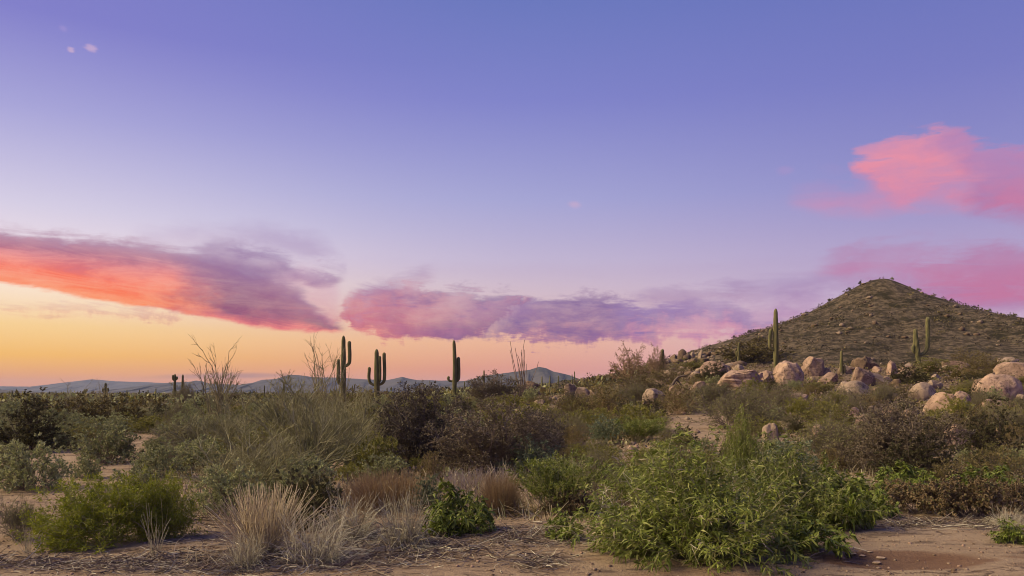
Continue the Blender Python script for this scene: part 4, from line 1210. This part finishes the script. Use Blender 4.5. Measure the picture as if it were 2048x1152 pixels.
# ================================================================ named plants (photo px of the foot, width, height)
# --- skyline and hill foot
x, y = (1046 - CX) / F * 62, 62.0
put('ocotillo', 1046, 0, 66, 124, "ocotillo with long thin bare wands against the pink sky", 'ocotillo', at=(x, y, gz(x, y)), rot=0, phrase="the ocotillo")
put('bare_tree', 430, 855, 125, 165, "bare branched tree with sparse twigs reaching above the skyline", 'tree', var=0, rot=.6, phrase="the bare tree")
put('bare_tree', 645, 860, 120, 172, "bare twiggy tree beside the tall two-armed saguaro", 'tree', var=1, rot=2.1, phrase="the bare tree by the saguaro")
put('feathery_tree', 1268, 762, 92, 66, "feathery tan tree where the hill meets the pink sky", 'tree', phrase="the feathery tan tree")
put('feathery_tree', 1318, 748, 50, 52, "smaller feathery tree behind the short armless saguaro", 'tree', rot=1.0)
put('dense_tree', 1520, 727, 130, 42, "big brown spreading bush behind the tallest saguaro", 'tree', phrase="the big brown spreading bush")
put('brown_shrub', 1275, 792, 120, 50, "olive-brown brush on the rise below the feathery tan tree", phrase="the brush below the feathery tree")
put('brown_shrub', 1345, 765, 90, 34, "dark olive brush on the slope under the rocky rib")
put('dark_shrub', 1430, 764, 62, 38, "dark bush in front of the sloping peach boulder", phrase="the sloping peach boulder")
put('dark_shrub', 1545, 786, 50, 34, "dark bush in the gap before the split block", phrase="the split block")
put('brown_shrub', 2000, 752, 120, 42, "brown bush on the shoulder behind the perched round boulder")
put('brown_shrub', 1945, 738, 80, 40, "wide brown bush beyond the flat-topped boulder")
put('brown_shrub', 1230, 768, 80, 22, "low brush on the rise between the distant saguaros and the feathery tan tree")
put('olive_shrub', 1300, 748, 76, 22, "low olive brush at the armless saguaro's foot")
put('brown_shrub', 1185, 778, 66, 18, "low brush where the hill's foot meets the plain")
put('olive_shrub', 1390, 742, 80, 24, "olive brush on the slope above the sloping peach boulder")
# --- left side
put('dark_shrub', 32, 905, 150, 106, "large dark shrub at the edge above the sage", var=0, phrase="the large dark shrub")
put('dark_shrub', 85, 862, 70, 55, "small dark bush between the large dark shrub and the rust-brown mesquite")
put('sage_shrub', 42, 985, 140, 96, "grey-green sage nearest the sandy track", phrase="the sage nearest the track")
put('sage_shrub', 198, 930, 125, 78, "round grey-green sage standing alone on the sandy track", phrase="the round sage on the track")
put('sage_shrub', 118, 888, 95, 44, "grey-green sage in front of the rust-brown mesquite")
put('sage_shrub', 165, 958, 56, 42, "small thin sage in front of the round one on the track")
put('sage_shrub', 110, 900, 66, 34, "low sage at the foot of the large dark shrub")
put('sage_shrub', 215, 866, 90, 36, "sage fringing the far end of the sandy track")
put('dense_tree', 140, 862, 120, 66, "rust-brown mesquite with bare twigs on top", 'tree', phrase="the rust-brown mesquite")
put('dense_tree', 215, 858, 110, 62, "second rust-brown mesquite beside the stubby saguaro", 'tree')
put('bare_tree', 135, 850, 60, 84, "thin bare twigs rising from the rust-brown mesquite", 'tree', rot=3)
put('bare_tree', 200, 848, 56, 80, "loose bare twigs rising from the second mesquite", 'tree', rot=4)
put('yellow_shrub', 285, 868, 95, 36, "yellow-green shrub at the far end of the sandy track", phrase="the yellow-green shrub by the track")
put('dark_shrub', 312, 845, 66, 34, "dark rounded bush behind the yellow-green shrub")
put('dark_shrub', 250, 842, 44, 28, "smaller dark bush next to the second mesquite")
put('grey_twig_shrub', 362, 905, 150, 62, "mauve-grey leafless shrub beside the sandy track", phrase="the mauve-grey shrub")
put('sage_shrub', 310, 958, 95, 62, "sage at the bend of the track before the mauve-grey shrub")
put('sage_shrub', 395, 945, 120, 66, "wide sage in front of the mauve-grey shrub")
put('grey_twig_shrub', 360, 812, 60, 44, "tangled dark cholla at the foot of two saguaros", 'cholla', phrase="the cholla tangle")
put('fern_bush', 185, 1098, 260, 128, "bright green ferny bush by the track in front", var=0, phrase="the bright green ferny bush", squash=.7)
put('fern_bush', 318, 1080, 120, 118, "darker green ferny bush adjoining the bright one", var=1, phrase="the darker ferny bush", squash=.8)
put('sage_shrub', 255, 1010, 120, 70, "loose olive shrub behind the bright green ferny bush")
put('grey_twig_shrub', 20, 1085, 90, 80, "dull brown low shrub at the edge beside the ferny bush")
# --- big wispy thicket
put('wispy_shrub', 470, 1000, 300, 150, "large wispy green-branched shrub sprawling behind the straw clump", var=0, rot=0.2, phrase="the wispy green shrub", squash=.8)
put('wispy_shrub', 600, 955, 300, 190, "tall arching green-branched shrub leaning over the thicket", var=0, rot=1.2, phrase="the tall arching green shrub", squash=.8)
put('wispy_shrub', 430, 925, 210, 125, "wispy green-branched shrub at the back of the thicket", var=1, rot=.4)
put('wispy_shrub', 560, 890, 240, 130, "far wispy shrub below the bare trees", var=1, rot=2.4)
put('wispy_shrub', 700, 905, 190, 120, "arching shrub with dark hollow beneath its branches", var=0, rot=3.3)
put('olive_shrub', 520, 950, 170, 90, "olive shrub inside the wispy thicket")
put('sage_shrub', 450, 1030, 150, 90, "sage tangled under the wispy branches")
put('sage_shrub', 600, 1005, 130, 80, "grey-green shrub behind the round-leaved herb")
put('brown_shrub', 680, 842, 150, 62, "olive-brown brush below the candelabra saguaro", phrase="the candelabra saguaro")
put('brown_shrub', 740, 815, 110, 34, "rusty brown bush at the foot of the candelabra saguaro")
put('olive_shrub', 735, 880, 130, 84, "leafy olive shrub between the arching shrub and the dark twiggy one")
put('olive_shrub', 640, 850, 110, 58, "olive brush around the bare tree's foot")
put('round_leaf_herb', 605, 1065, 190, 115, "dense dark round-leaved herb behind the straw", phrase="the round-leaved herb", squash=.7)
put('yellow_shrub', 742, 958, 112, 80, "yellow-green shrub beside the tall dark twiggy one", phrase="the yellow-green shrub")
# --- centre
put('twiggy_shrub', 840, 935, 190, 156, "tall dark twiggy shrub in front of the long-armed saguaro", var=0, phrase="the tall dark twiggy shrub")
put('twiggy_shrub', 985, 955, 240, 142, "broad grey-brown twiggy shrub in the centre", var=1, phrase="the broad grey-brown shrub")
put('twiggy_shrub', 1075, 925, 120, 98, "dark twiggy shrub at the sandy gap's edge", var=0)
put('dark_shrub', 920, 850, 80, 46, "dark green bush between the two twiggy shrubs")
put('blue_shrub', 1065, 955, 105, 74, "blue-green sage before the dark twiggy shrub", phrase="the blue-green sage")
put('blue_shrub', 857, 1028, 64, 70, "small blue-green bush beside the broad-leaved herb")
put('flowering_shrub', 860, 968, 60, 62, "golden-leaved small shrub under the tall dark twiggy one")
put('twiggy_shrub', 985, 812, 115, 60, "mauve-brown shrub just behind the overhanging boulder", phrase="the overhanging boulder")
put('yellow_shrub', 1065, 858, 76, 52, "yellow-green bush below the low pale rock", phrase="the low pale rock")
put('yellow_shrub', 1000, 862, 80, 48, "yellow-green bush behind the broad grey-brown shrub")
put('brown_shrub', 1140, 842, 92, 56, "dark brown bush below the pale row of boulders", phrase="the pale row of boulders")
put('grey_twig_shrub', 1150, 882, 84, 50, "grey leafless bush below the dark brown one")
put('flowering_shrub', 1210, 838, 105, 62, "tan seedy brush below the three egg-shaped stones", phrase="the three egg-shaped stones")
put('flowering_shrub', 1365, 830, 92, 56, "tan shrub dotted with yellow beside the gravel opening", phrase="the tan yellow-dotted shrub")
put('dark_shrub', 1245, 822, 46, 34, "small dark bush between two tan shrubs")
put('grey_twig_shrub', 1278, 812, 66, 48, "reddish twig bush in front of the leaning slab", phrase="the leaning slab")
put('grey_twig_shrub', 1490, 862, 190, 82, "wide slate-grey twig shrub beyond the gravel opening", phrase="the slate-grey twig shrub")
put('grey_twig_shrub', 1440, 818, 130, 54, "bluish-grey brush below the layered boulder", phrase="the layered boulder")
put('grey_twig_shrub', 1560, 822, 110, 52, "tan-grey brush at the foot of the blocky boulder", phrase="the blocky boulder")
put('yellow_shrub', 1602, 842, 70, 44, "lime-green bush beside the slate-grey twig shrub")
put('yellow_shrub', 1290, 872, 112, 60, "leafy lime bush on the near side of the gravel opening", phrase="the lime bush by the gravel")
put('spike_bush', 1285, 885, 110, 48, "green grassy herb at the gravel's edge", 'herb')
put('blue_shrub', 1215, 890, 80, 52, "blue-green shrub beside the lime bush by the gravel")
put('olive_shrub', 1668, 860, 100, 66, "olive grassy bush beside the cracked egg-shaped boulder", phrase="the egg-shaped boulder")
put('grey_twig_shrub', 1700, 935, 190, 96, "grey twig thicket behind the fresh green bush", phrase="the grey twig thicket")
put('twiggy_shrub', 1830, 955, 230, 142, "dark thornbush with pale bare branches at its foot", var=1, phrase="the dark thornbush")
put('dark_shrub', 1850, 968, 150, 100, "dark leafy bush in the hollow of the thornbush")
put('brown_shrub', 1812, 885, 120, 66, "reddish-brown brush below the stepped boulder", phrase="the stepped boulder")
put('dark_shrub', 2010, 925, 150, 118, "dark green bush in front of the broadest boulder", var=1, phrase="the dark bush by the broadest boulder")
put('brown_shrub', 1960, 880, 90, 74, "brown leafy bush under the saddle-backed boulder", phrase="the saddle-backed boulder")
put('yellow_shrub', 1925, 838, 60, 42, "vivid green bush tucked below the saddle-backed boulder")
put('brown_shrub', 2020, 985, 130, 92, "rusty brown bush behind the green herbs at the edge")
put('brown_shrub', 1930, 985, 110, 66, "dull brown low bush behind the withered hedge")
put('olive_shrub', 1880, 752, 100, 34, "low green scrub between the curving saguaro and the flat stone")
put('olive_shrub', 1640, 790, 76, 30, "low green patch at the foot of the slim green saguaro", phrase="the slim green saguaro")
put('brown_shrub', 1790, 802, 80, 40, "olive bush beside the smooth domed boulder", phrase="the smooth domed boulder")
put('dark_shrub', 1830, 770, 80, 36, "dark bush below the curving-armed saguaro", phrase="the curving-armed saguaro")
put('grey_twig_shrub', 1700, 812, 70, 36, "grey twigs before the smooth domed boulder")
# --- near band
put('spike_bush', 1120, 1028, 210, 112, "tall pale-green flower-spike herb with brown base", 'herb', phrase="the flower-spike herb", squash=.8)
put('grey_twig_shrub', 1195, 985, 80, 88, "greyish upright stems beside the flower-spike herb")
put('rust_grass', 765, 1025, 190, 74, "rust-coloured grass clump behind the broken straw", 'grass clump', phrase="the rust-coloured grass")
put('rust_grass', 1000, 1032, 90, 78, "rust-coloured grass tuft beside the flower-spike herb", 'grass clump')
put('seed_grass', 950, 988, 210, 50, "pinkish seed-head grass under the dark twiggy shrubs", 'grass clump', squash=.4)
put('leafy_herb', 912, 1068, 120, 98, "fresh broad-leaved herb in the middle of the sand", 'herb', var=0, phrase="the broad-leaved herb")
put('leafy_herb', 880, 1078, 70, 44, "low dark rosette at the foot of the broad-leaved herb", 'herb', var=1)
put('leafy_herb', 955, 1070, 60, 46, "small side plant growing next to the broad-leaved herb", 'herb', var=1)
put('leafy_herb', 1132, 1080, 72, 54, "small pale grey-green plant alone on the sand", 'herb', var=1)
put('leafy_herb', 1715, 1062, 84, 92, "drooping long-leaved plant at the sand's edge", 'herb', var=0, phrase="the drooping long-leaved plant")
put('leafy_herb', 1665, 1060, 70, 66, "low star-shaped plant beside the drooping one", 'herb', var=1)
put('leafy_herb', 1775, 1000, 90, 60, "green leafy herb in front of the dark thornbush", 'herb', var=0)
put('leafy_herb', 1760, 1040, 80, 60, "blue-tinged leafy herb between the drooping plant and withered hedge", 'herb', var=1)
put('leafy_herb', 2012, 1000, 100, 62, "lush green herb growing out of the withered hedge", 'herb', var=0)
put('leafy_herb', 1935, 995, 80, 44, "pale green herb topping the withered hedge", 'herb', var=1)
put('leafy_herb', 1912, 1030, 36, 40, "single pale sprig in front of the withered hedge", 'herb', var=0)
put('leafy_herb', 2034, 1090, 66, 44, "small fresh plant alone on the sand near the hollow", 'herb', var=1, phrase="the small fresh plant")
put('dead_herb', 1850, 1032, 150, 62, "withered brown herb at the start of the hedge", 'herb', var=0, phrase="the withered hedge", squash=.7)
put('dead_herb', 1955, 1040, 150, 82, "withered brown herb in the middle of the hedge", 'herb', var=1, squash=.7)
put('dead_herb', 2045, 1026, 130, 58, "withered brown herb at the edge end of the hedge", 'herb', var=0, squash=.7)
put('leafy_herb', 1835, 985, 90, 56, "tall green herb rising from the start of the withered hedge", 'herb', var=0)
put('leafy_herb', 1975, 990, 90, 52, "broad green herb above the middle of the withered hedge", 'herb', var=1)
put('leafy_herb', 1690, 1015, 110, 76, "bushy green herb linking the fresh green bush to the drooping plant", 'herb', var=0)
put('dead_herb', 1150, 1032, 100, 44, "withered brown leaves at the foot of the flower-spike herb", 'herb', var=1)
put('straw_clump', 510, 1122, 185, 142, "upright tan straw clump in the front", 'grass clump', var=0, phrase="the straw clump")
put('grey_straw_clump', 480, 1140, 180, 70, "fallen pale stalks round the foot of the straw clump", 'grass clump', var=0, squash=.6)
put('grey_straw_clump', 610, 1135, 200, 100, "weathered grey stalks bent over beside the straw clump", 'grass clump', var=1)
put('grey_straw_clump', 690, 1085, 150, 90, "matted grey grass between the straw clump and the broken one", 'grass clump', var=2)
put('grey_straw_clump', 800, 1100, 140, 112, "broken straw clump leaning beside the broad-leaved herb", 'grass clump', var=0)
put('dry_stalks', 300, 1118, 80, 110, "few bleached bare stalks in front of the darker ferny bush", 'dead plant', var=0)
put('dry_stalks', 48, 1110, 44, 66, "bleached stalks beside the bright green ferny bush", 'dead plant', var=1)
put('dry_stalks', 640, 1010, 70, 70, "dry stalks sticking up behind the weathered straw", 'dead plant', var=0)
put('dry_stalks', 1010, 975, 60, 56, "pale seed stalks in front of the broad grey-brown shrub", 'dead plant', var=1)
put('grey_straw_clump', 2035, 1058, 90, 40, "grey dead brush at the edge of the sand", 'grass clump', var=1)

# --- the fresh green bush
br, fol, dead, tw, LP, LD = leafy_hero(5)
x, y, z = hit(1418, 1146)
HB = link('leafy_bush', None, loc=(x + .02, y + .78, z), scale=(1.0, 1.0, .86))
tag(HB, "big fresh-green bush with long curled leaves at the front", 'bush')
link('branches', br, HB); link('foliage', fol, HB, kind='stuff'); link('withered_leaves', dead, HB, kind='stuff'); link('dead_twigs', tw, HB, kind='stuff')
LM = [single_leaf_mesh(900 + i, [M_green, M_green, M_green, M_pale][i % 4]) for i in range(8)]
rng = np.random.default_rng(3)
for i in range(len(LP)):
    q = Vector(LD[i]).to_track_quat('Y', 'Z').to_euler()
    s = rng.uniform(.7, 1.15)
    link('leaf', LM[i % 8], HB, tuple(LP[i]), (q.x, q.y + rng.uniform(-.8, .8), q.z), (s, s, s))
OCC.append((x, y + .75, 1.3))
PROTO['leafy_bush'] = [([('branches', br, None), ('foliage', fol, 'stuff'), ('withered_leaves', dead, 'stuff')], measure([('b', br, None), ('f', fol, None)]))]
put('leafy_bush', 1600, 1062, 260, 150, "fresh green bush behind the biggest one, spreading towards the sand", 'bush', rot=2.0)
put('leafy_bush', 1330, 1010, 230, 100, "fresh green bush behind the biggest one, beside the flower-spike herb", 'bush', rot=4.0)
put('leafy_bush', 1495, 970, 90, 126, "upright green shoot standing above the biggest bush", 'bush', rot=1.0)
put('blue_shrub', 1590, 965, 150, 74, "blue-green brush between the upright green shoot and grey thicket")

put('leafy_herb', 1640, 1118, 130, 74, "low dark shoots spreading from the biggest bush over the sand", 'herb', var=0)
# dead leaning log on the rise
def dead_log():
    rng = np.random.default_rng(8)
    x, y, z = hit(1345, 782)
    k = y / F
    main = np.array([[[-6, 0, 0], [0, .1, 12], [6, .2, 22], [12, .3, 28], [22, .2, 30], [29, 0, 31]]]) * k
    br = np.array([[[4, 0, 20], [9, .2, 21], [13, .2, 18], [17, .1, 12], [18, 0, 8], [19, 0, 3]]]) * k
    root = link('dead_log', None, loc=(x, y, z))
    tag(root, "charred dead branch leaning out of the rubble under the rib", 'dead branch')
    V, q = tubes(main, 3.4 * k, .4, 7); link('trunk', mk_mesh('trunk', V, [q], M_twigd), root)
    V, q = tubes(br, 1.6 * k, .4, 5); link('branch', mk_mesh('branch', V, [q], M_twigd), root)
dead_log()

# ================================================================ scrub filling the middle distance (individuals)
from math import hypot
SIZEW = ("low", "middling", "tall")
ADJ = {'sage_shrub': "grey-green sage", 'olive_shrub': "olive shrub", 'brown_shrub': "olive-brown shrub", 'yellow_shrub': "yellow-green shrub",
       'dark_shrub': "dark shrub", 'twiggy_shrub': "brown twiggy shrub", 'grey_twig_shrub': "mauve-grey twig shrub", 'blue_shrub': "blue-green shrub",
       'flowering_shrub': "tan seedy shrub", 'far_shrub': "bushy scrub"}
LABELS = {}
BARE = [(275, 890, 60, 22), (110, 930, 75, 30), (60, 1000, 110, 40), (220, 965, 110, 30), (1400, 855, 85, 34), (1460, 905, 60, 18), (1170, 885, 30, 16),
        (650, 940, 60, 20), (760, 1055, 120, 30)]
def bare(px, py):
    return any(((px - a) / c) ** 2 + ((py - b) / d) ** 2 < 1 for a, b, c, d in BARE)

def filler():
    rng = np.random.default_rng(21)
    n = 0
    # (depth range, count tried, size range m)
    for Y0, Y1, tries, s0, s1, frac in ((13.5, 22, 300, .3, .7, .85), (22, 36, 600, .4, 1.0, .68), (36, 60, 1200, .6, 1.4, .5), (60, 95, 1200, .9, 1.9, .32)):
        for _ in range(tries):
            if n >= 640: break
            px = rng.uniform(-110, 2150); Y = rng.uniform(Y0, Y1)
            x = (px - CX) / F * Y
            z = gz(x, Y)
            py = HY - (z - CAMZ) * F / Y
            if bare(px, py) or py > 985: continue
            w = rng.uniform(s0, s1) * 1.35
            if any(hypot(x - a, Y - b) < (r + w * .5) * frac * (1.0 if px < 760 else 1.25) for a, b, r in OCC): continue
            right = px > 1180
            wp, hp_ = w * F / Y * .5, w * .5 * F / Y
            # keep the boulders in sight
            if any(Y < by + 1 and abs(px - bx) < bw + wp * .55 and by_ + bh * .55 > py - hp_ * (.6 if px > 1180 else 1) and by_ - bh < py for bx, by_, bw, bh, by in BOX if bw > 8): continue
            mid = 760 < px <= 1180
            if Y > 50: pal = ['brown_shrub', 'olive_shrub', 'dark_shrub', 'far_shrub', 'far_shrub', 'sage_shrub'] if not right else ['brown_shrub', 'dark_shrub', 'flowering_shrub', 'olive_shrub', 'far_shrub']
            elif right: pal = ['grey_twig_shrub', 'olive_shrub', 'flowering_shrub', 'sage_shrub', 'olive_shrub', 'grey_twig_shrub', 'dark_shrub', 'yellow_shrub']
            elif mid: pal = ['twiggy_shrub', 'olive_shrub', 'sage_shrub', 'flowering_shrub', 'yellow_shrub']
            else: pal = ['sage_shrub', 'olive_shrub', 'sage_shrub', 'wispy_shrub' if Y < 40 else 'olive_shrub', 'sage_shrub', 'yellow_shrub', 'grey_twig_shrub']
            kind = pal[rng.integers(len(pal))]
            h = w * rng.uniform(.5, .72)
            if right and py < 800: w *= .75; h *= .6
            k = Y / F
            # name it by the nearest landmark
            best = min(LAND, key=lambda l: (l[0] - px) ** 2 + (2.2 * (l[1] - (py - h / k / 2))) ** 2 + (12 * (l[2] - Y)) ** 2 * 0.05)
            rel = "far beyond" if Y > best[2] * 1.5 else "behind" if Y > best[2] * 1.08 else "in front of" if Y < best[2] * .93 else "beside"
            size = SIZEW[0 if h < .5 else 1 if h < .9 else 2]
            adj = ADJ.get(kind, "wispy green shrub")
            lab = f"{size} {adj} {rel} {best[3]}"
            if lab in LABELS:
                near = sorted(LAND, key=lambda l: (l[0] - px) ** 2 + (2.2 * (l[1] - (py - h / k / 2))) ** 2)[:7]
                for l1 in near:
                    for l2 in near:
                        alt = f"{size} {adj} between {l1[3]} and {l2[3]}"
                        if lab in LABELS and l1[3] != l2[3] and (l1[0] - px) * (l2[0] - px) < 0 and len(alt.split()) <= 16 and alt not in LABELS: lab = alt
                        alt = f"{size} {adj} {rel} {best[3]}, near {l2[3]}"
                        if lab in LABELS and l2[3] != best[3] and len(alt.split()) <= 16 and alt not in LABELS: lab = alt
            LABELS[lab] = 1
            root = put(kind, px, py, w / k, h / k, lab, 'shrub', at=(x, Y - .28 * w, z))
            root['group'] = "scrub growing between the larger shrubs"
            n += 1
filler()
print('fillers', {k: v for k, v in COUNT.items()})

# ================================================================ what nobody could count
def card_cloud(rng, C, R, H, per, size):
    """leafy clumps as small tilted faces: C centres (n,3), R radii, H heights"""
    n = len(C)
    d = nrm(rng.normal(size=(n * per, 3))); d[:, 2] = np.abs(d[:, 2])
    rr = rng.uniform(.35, 1.0, (n * per, 1)) ** .6
    P = np.repeat(C, per, 0) + d * rr * np.stack([np.repeat(R, per), np.repeat(R, per), np.repeat(H, per)], -1)
    D = d + rng.normal(0, .6, d.shape)
    L = np.repeat(size, per) * rng.uniform(.6, 1.4, n * per)
    return diamonds(rng, P, D, L, L * .6)

def scrub(name, label, seed, pts, rlo, rhi, hk, per, szk, mats, cat):
    rng = np.random.default_rng(seed)
    n = len(pts)
    z = ground(pts[:, 0], pts[:, 1])
    C = np.stack([pts[:, 0], pts[:, 1], z], -1)
    R = rlo + (rhi - rlo) * rng.uniform(0, 1, n) ** 2.0
    V, q = card_cloud(rng, C, R, R * hk * rng.uniform(.6, 1.3, n), per, R * szk)
    mi = np.repeat(rng.choice(len(mats), n, p=None), per)
    o = link(name, mk_mesh(name, V, [q], mats, mi), kind='stuff')
    o['label'] = label
    return o

rng = np.random.default_rng(55)
def fan(n, a0, a1, r0, r1, pw=1.0):
    a = rng.uniform(a0, a1, n); y = r0 * (r1 / r0) ** (rng.uniform(0, 1, n) ** pw)
    return np.stack([a * y, y], -1)
# far plain
scrub('scrub', "scrub covering the far plain to the foot of the mountains", 1, fan(3600, -.8, .16, 85, 1500), .6, 1.9, .85, 22, .34, [M_olive, M_olive2, M_dark, M_sage], 'scrub')
# low cover between the shrubs of the middle distance
gp_ = fan(6500, -.75, .75, 13, 95, .7)
gpx = CX + F * gp_[:, 0] / gp_[:, 1]; gpy = HY - (ground(gp_[:, 0], gp_[:, 1]) - CAMZ) * F / gp_[:, 1]
gp_ = gp_[np.array([not bare(a_, b_) for a_, b_ in zip(gpx, gpy)]) & (fbm(np.column_stack([gp_ * .22, 0 * gpx]), 3, 15) > rng.uniform(-.6, .3, len(gp_)))]
scrub('ground_cover', "low dry weeds covering the soil between the shrubs", 3, gp_, .10, .42, .6, 22, .30, [M_olive2, M_mauve, M_sage, M_brown, M_olive2], 'scrub')
gq = fan(3200, .09, .70, 34, 150)
scrub('ground_cover', "low brown brush between the boulders on the slope", 4, gq, .15, .62, .6, 26, .26, [M_olive2, M_mauve, M_olive, M_brown, M_olive2, M_twig], 'scrub')
# the hill
m = 14000
a = rng.uniform(0, 2 * np.pi, m); r = 175 * np.sqrt(rng.uniform(0, 1, m))
hp = np.stack([HX + r * np.cos(a), HYC + r * np.sin(a)], -1)
hp = hp[(hp[:, 1] < HYC + 25) & (hp[:, 1] > 96) & (np.abs(hp[:, 0] / hp[:, 1]) < .78)]
dens = fbm(np.stack([hp[:, 0] * .03, hp[:, 1] * .03, 0 * hp[:, 0]], -1), 3, 3)
hp = hp[rng.uniform(-.55, .35, len(hp)) < dens + .1]
scrub('hillside_scrub', "low brown scrub covering the conical hill", 2, hp, .35, 1.35, .7, 20, .42, [M_hill, M_hill, M_umber, M_olive2, M_hill], 'scrub')
# ridge-line bushes one can count
sk = [(1722, 573, 9, 9, "round bush standing out on the hill's skyline just below the top"), (1785, 560, 7, 5, "tiny bush beside the very top of the hill"),
      (1614, 627, 7, 6, "small bush on the skyline halfway down the hill"), (1700, 584, 8, 6, "low bush on the skyline under the round one"),
      (1660, 604, 8, 5, "flat bush on the hill's upper skyline"), (1838, 580, 12, 5, "wide low bush on the far skyline of the hill"),
      (1868, 590, 10, 5, "low bush further down the far skyline"), (1905, 600, 10, 6, "dark bush on the far skyline where it flattens"),
      (1950, 612, 12, 6, "bush on the far skyline near the shoulder"), (1980, 617, 9, 6, "bush on the hill's shoulder"),
      (2030, 629, 14, 6, "bush on the shoulder at the edge"), (1500, 665, 10, 6, "bush on the lower skyline of the hill"), (1470, 676, 8, 6, "last skyline bush above the rocky rib")]
for px, py, w, h, lab in sk:
    Y = 279.0
    for dy in range(-60, 40, 2):      # ridge: where the slope is seen edge-on
        pass
    ys = np.linspace(150, 300, 300); xs = (px - CX) / F * ys
    el = (ground(xs, ys) - CAMZ) / ys
    i = int(np.argmax(el)); x, y = xs[i], ys[i]
    put('far_shrub', px, py, w * 1.0, h * 1.05, lab, 'bush', group="bushes on the hill's skyline", at=(x, y, gz(x, y)), squash=.8)

# stones on the hill
def stones(name, label, seed, pts, s0, s1, mats):
    rng = np.random.default_rng(seed)
    V0, F0 = ICO[1]
    n = len(pts)
    z = ground(pts[:, 0], pts[:, 1])
    s = s0 + (s1 - s0) * rng.uniform(0, 1, n) ** 3
    jit = 1 + rng.normal(0, .16, (n, len(V0), 1))
    V = V0[None] * jit * s[:, None, None] * np.stack([rng.uniform(.7, 1.2, n), rng.uniform(.7, 1.2, n), rng.uniform(.45, .8, n)], -1)[:, None]
    V = V + np.stack([pts[:, 0], pts[:, 1], z + s * .12], -1)[:, None]
    Fc = (F0[None] + (np.arange(n) * len(V0))[:, None, None]).reshape(-1, 3)
    mi = np.repeat(rng.integers(0, len(mats), n), len(F0))
    o = link(name, mk_mesh(name, V.reshape(-1, 3), [Fc], mats, mi), kind='stuff')
    o['label'] = label
hs = hp[rng.integers(0, len(hp), 900)] + rng.normal(0, 3, (900, 2))
stones('hillside_rubble', "loose rocks scattered over the conical hill", 5, hs, .2, 1.15, [M_GRAND, M_GRANG, M_GRAND])
rp = np.stack([rng.uniform(1325, 1480, 420), rng.uniform(690, 752, 420)], -1)
pts = []
for px, py in rp:
    x, y, z = hit(px, py)
    if y < 320: pts.append((x, y))
stones('scree', "dark broken scree below the rocky rib", 6, np.array(pts), .15, .8, [M_GRAND, M_GRANG])
np_ = fan(4200, -.75, .75, 6, 13)
stones('pebbles', "small pebbles lying on the sand in front", 7, np_, .003, .026, [M_GRANG, M_GRAND, M_GRANG, M_GRAN])
np_ = fan(1400, .14, .66, 20, 70)
stones('gravel', "gravel and small stones on the slope between the boulders", 8, np_, .02, .16, [M_GRANG, M_GRAN])

# dry litter and low grass
def ribbons(name, label, seed, P, D, L, wd, mats, droop=0.0):
    rng = np.random.default_rng(seed)
    poly = grow(rng, P, D, L, 4, .18, -droop)
    g = ground(poly[:, :, 0].ravel(), poly[:, :, 1].ravel()).reshape(poly.shape[:2])
    poly[:, :, 2] = np.maximum(poly[:, :, 2], g + .004 + .012 * rng.uniform(size=g.shape))
    V, q = ribbon(rng, poly, wd * rng.uniform(.7, 1.5, len(P)), .5)
    mi = np.repeat(rng.integers(0, len(mats), len(P)), 3)
    o = link(name, mk_mesh(name, V, [q], mats, mi), kind='stuff')
    o['label'] = label

LIT = [(70, 1128, 200, 22, 700), (330, 1132, 190, 22, 900), (560, 1120, 220, 32, 2200), (760, 1090, 150, 45, 1700), (900, 1100, 120, 30, 500), (1060, 1076, 130, 22, 900),
       (1080, 1125, 70, 16, 240), (1880, 1050, 180, 12, 900), (2010, 1055, 70, 16, 500), (1530, 1090, 200, 30, 300), (330, 1050, 200, 30, 300), (560, 1040, 260, 40, 600)]
P = []
for cx, cy_, rx, ry, n in LIT:
    u = rng.normal(0, .5, (int(n * 1.5), 2))
    for a_, b_ in u:
        py = min(cy_ + b_ * ry, 1160)
        yy = CAMZ * F / (py - HY); P.append(((cx + a_ * rx - CX) / F * yy, yy))
P = np.array(P)
P = np.column_stack([P, ground(P[:, 0], P[:, 1]) + .01])
th = rng.uniform(0, 2 * np.pi, len(P))
D = np.stack([np.cos(th), np.sin(th) * .6, np.abs(rng.normal(0, .16, len(P)))], -1)
ribbons('straw_litter', "fallen grey-brown stalks littering the sand", 9, P, D, rng.uniform(.04, .20, len(P)) * rng.choice([1, 1, 1, 1.8], len(P)), .003, [M_greystraw, M_twig, M_mauve, M_twigd, M_twig], .06)

P = fan(9000, -.75, .75, 9.5, 42, .9)
d_ = fbm(np.column_stack([P * .35, 0 * P[:, 0]]), 3, 12)
pxs = CX + F * P[:, 0] / P[:, 1]
keep = (rng.uniform(-.5, .3, len(P)) < d_)
gp = ground(P[:, 0], P[:, 1]); pys = HY - (gp - CAMZ) * F / P[:, 1]
keep &= np.array([not bare(a_, b_) for a_, b_ in zip(pxs, pys)])
keep &= ~((pys > 1000) & (pxs > 1640))
P = np.column_stack([P, gp])[keep]
D = np.column_stack([rng.normal(0, .45, (len(P), 2)), np.ones(len(P))])
# tufts: several blades from each spot
P = np.repeat(P, 5, 0) + np.column_stack([rng.normal(0, .06, (len(P) * 5, 2)), np.zeros(len(P) * 5)])
D = np.repeat(D, 5, 0) + rng.normal(0, .4, (len(P), 3)); D[:, 2] = np.abs(D[:, 2]) + .3
ribbons('dry_grass', "thin dry grass growing between the shrubs", 10, P, D, rng.uniform(.08, .34, len(P)), .0045, [M_straw, M_greystraw, M_olive2, M_sage, M_olive2, M_mauve], .08)
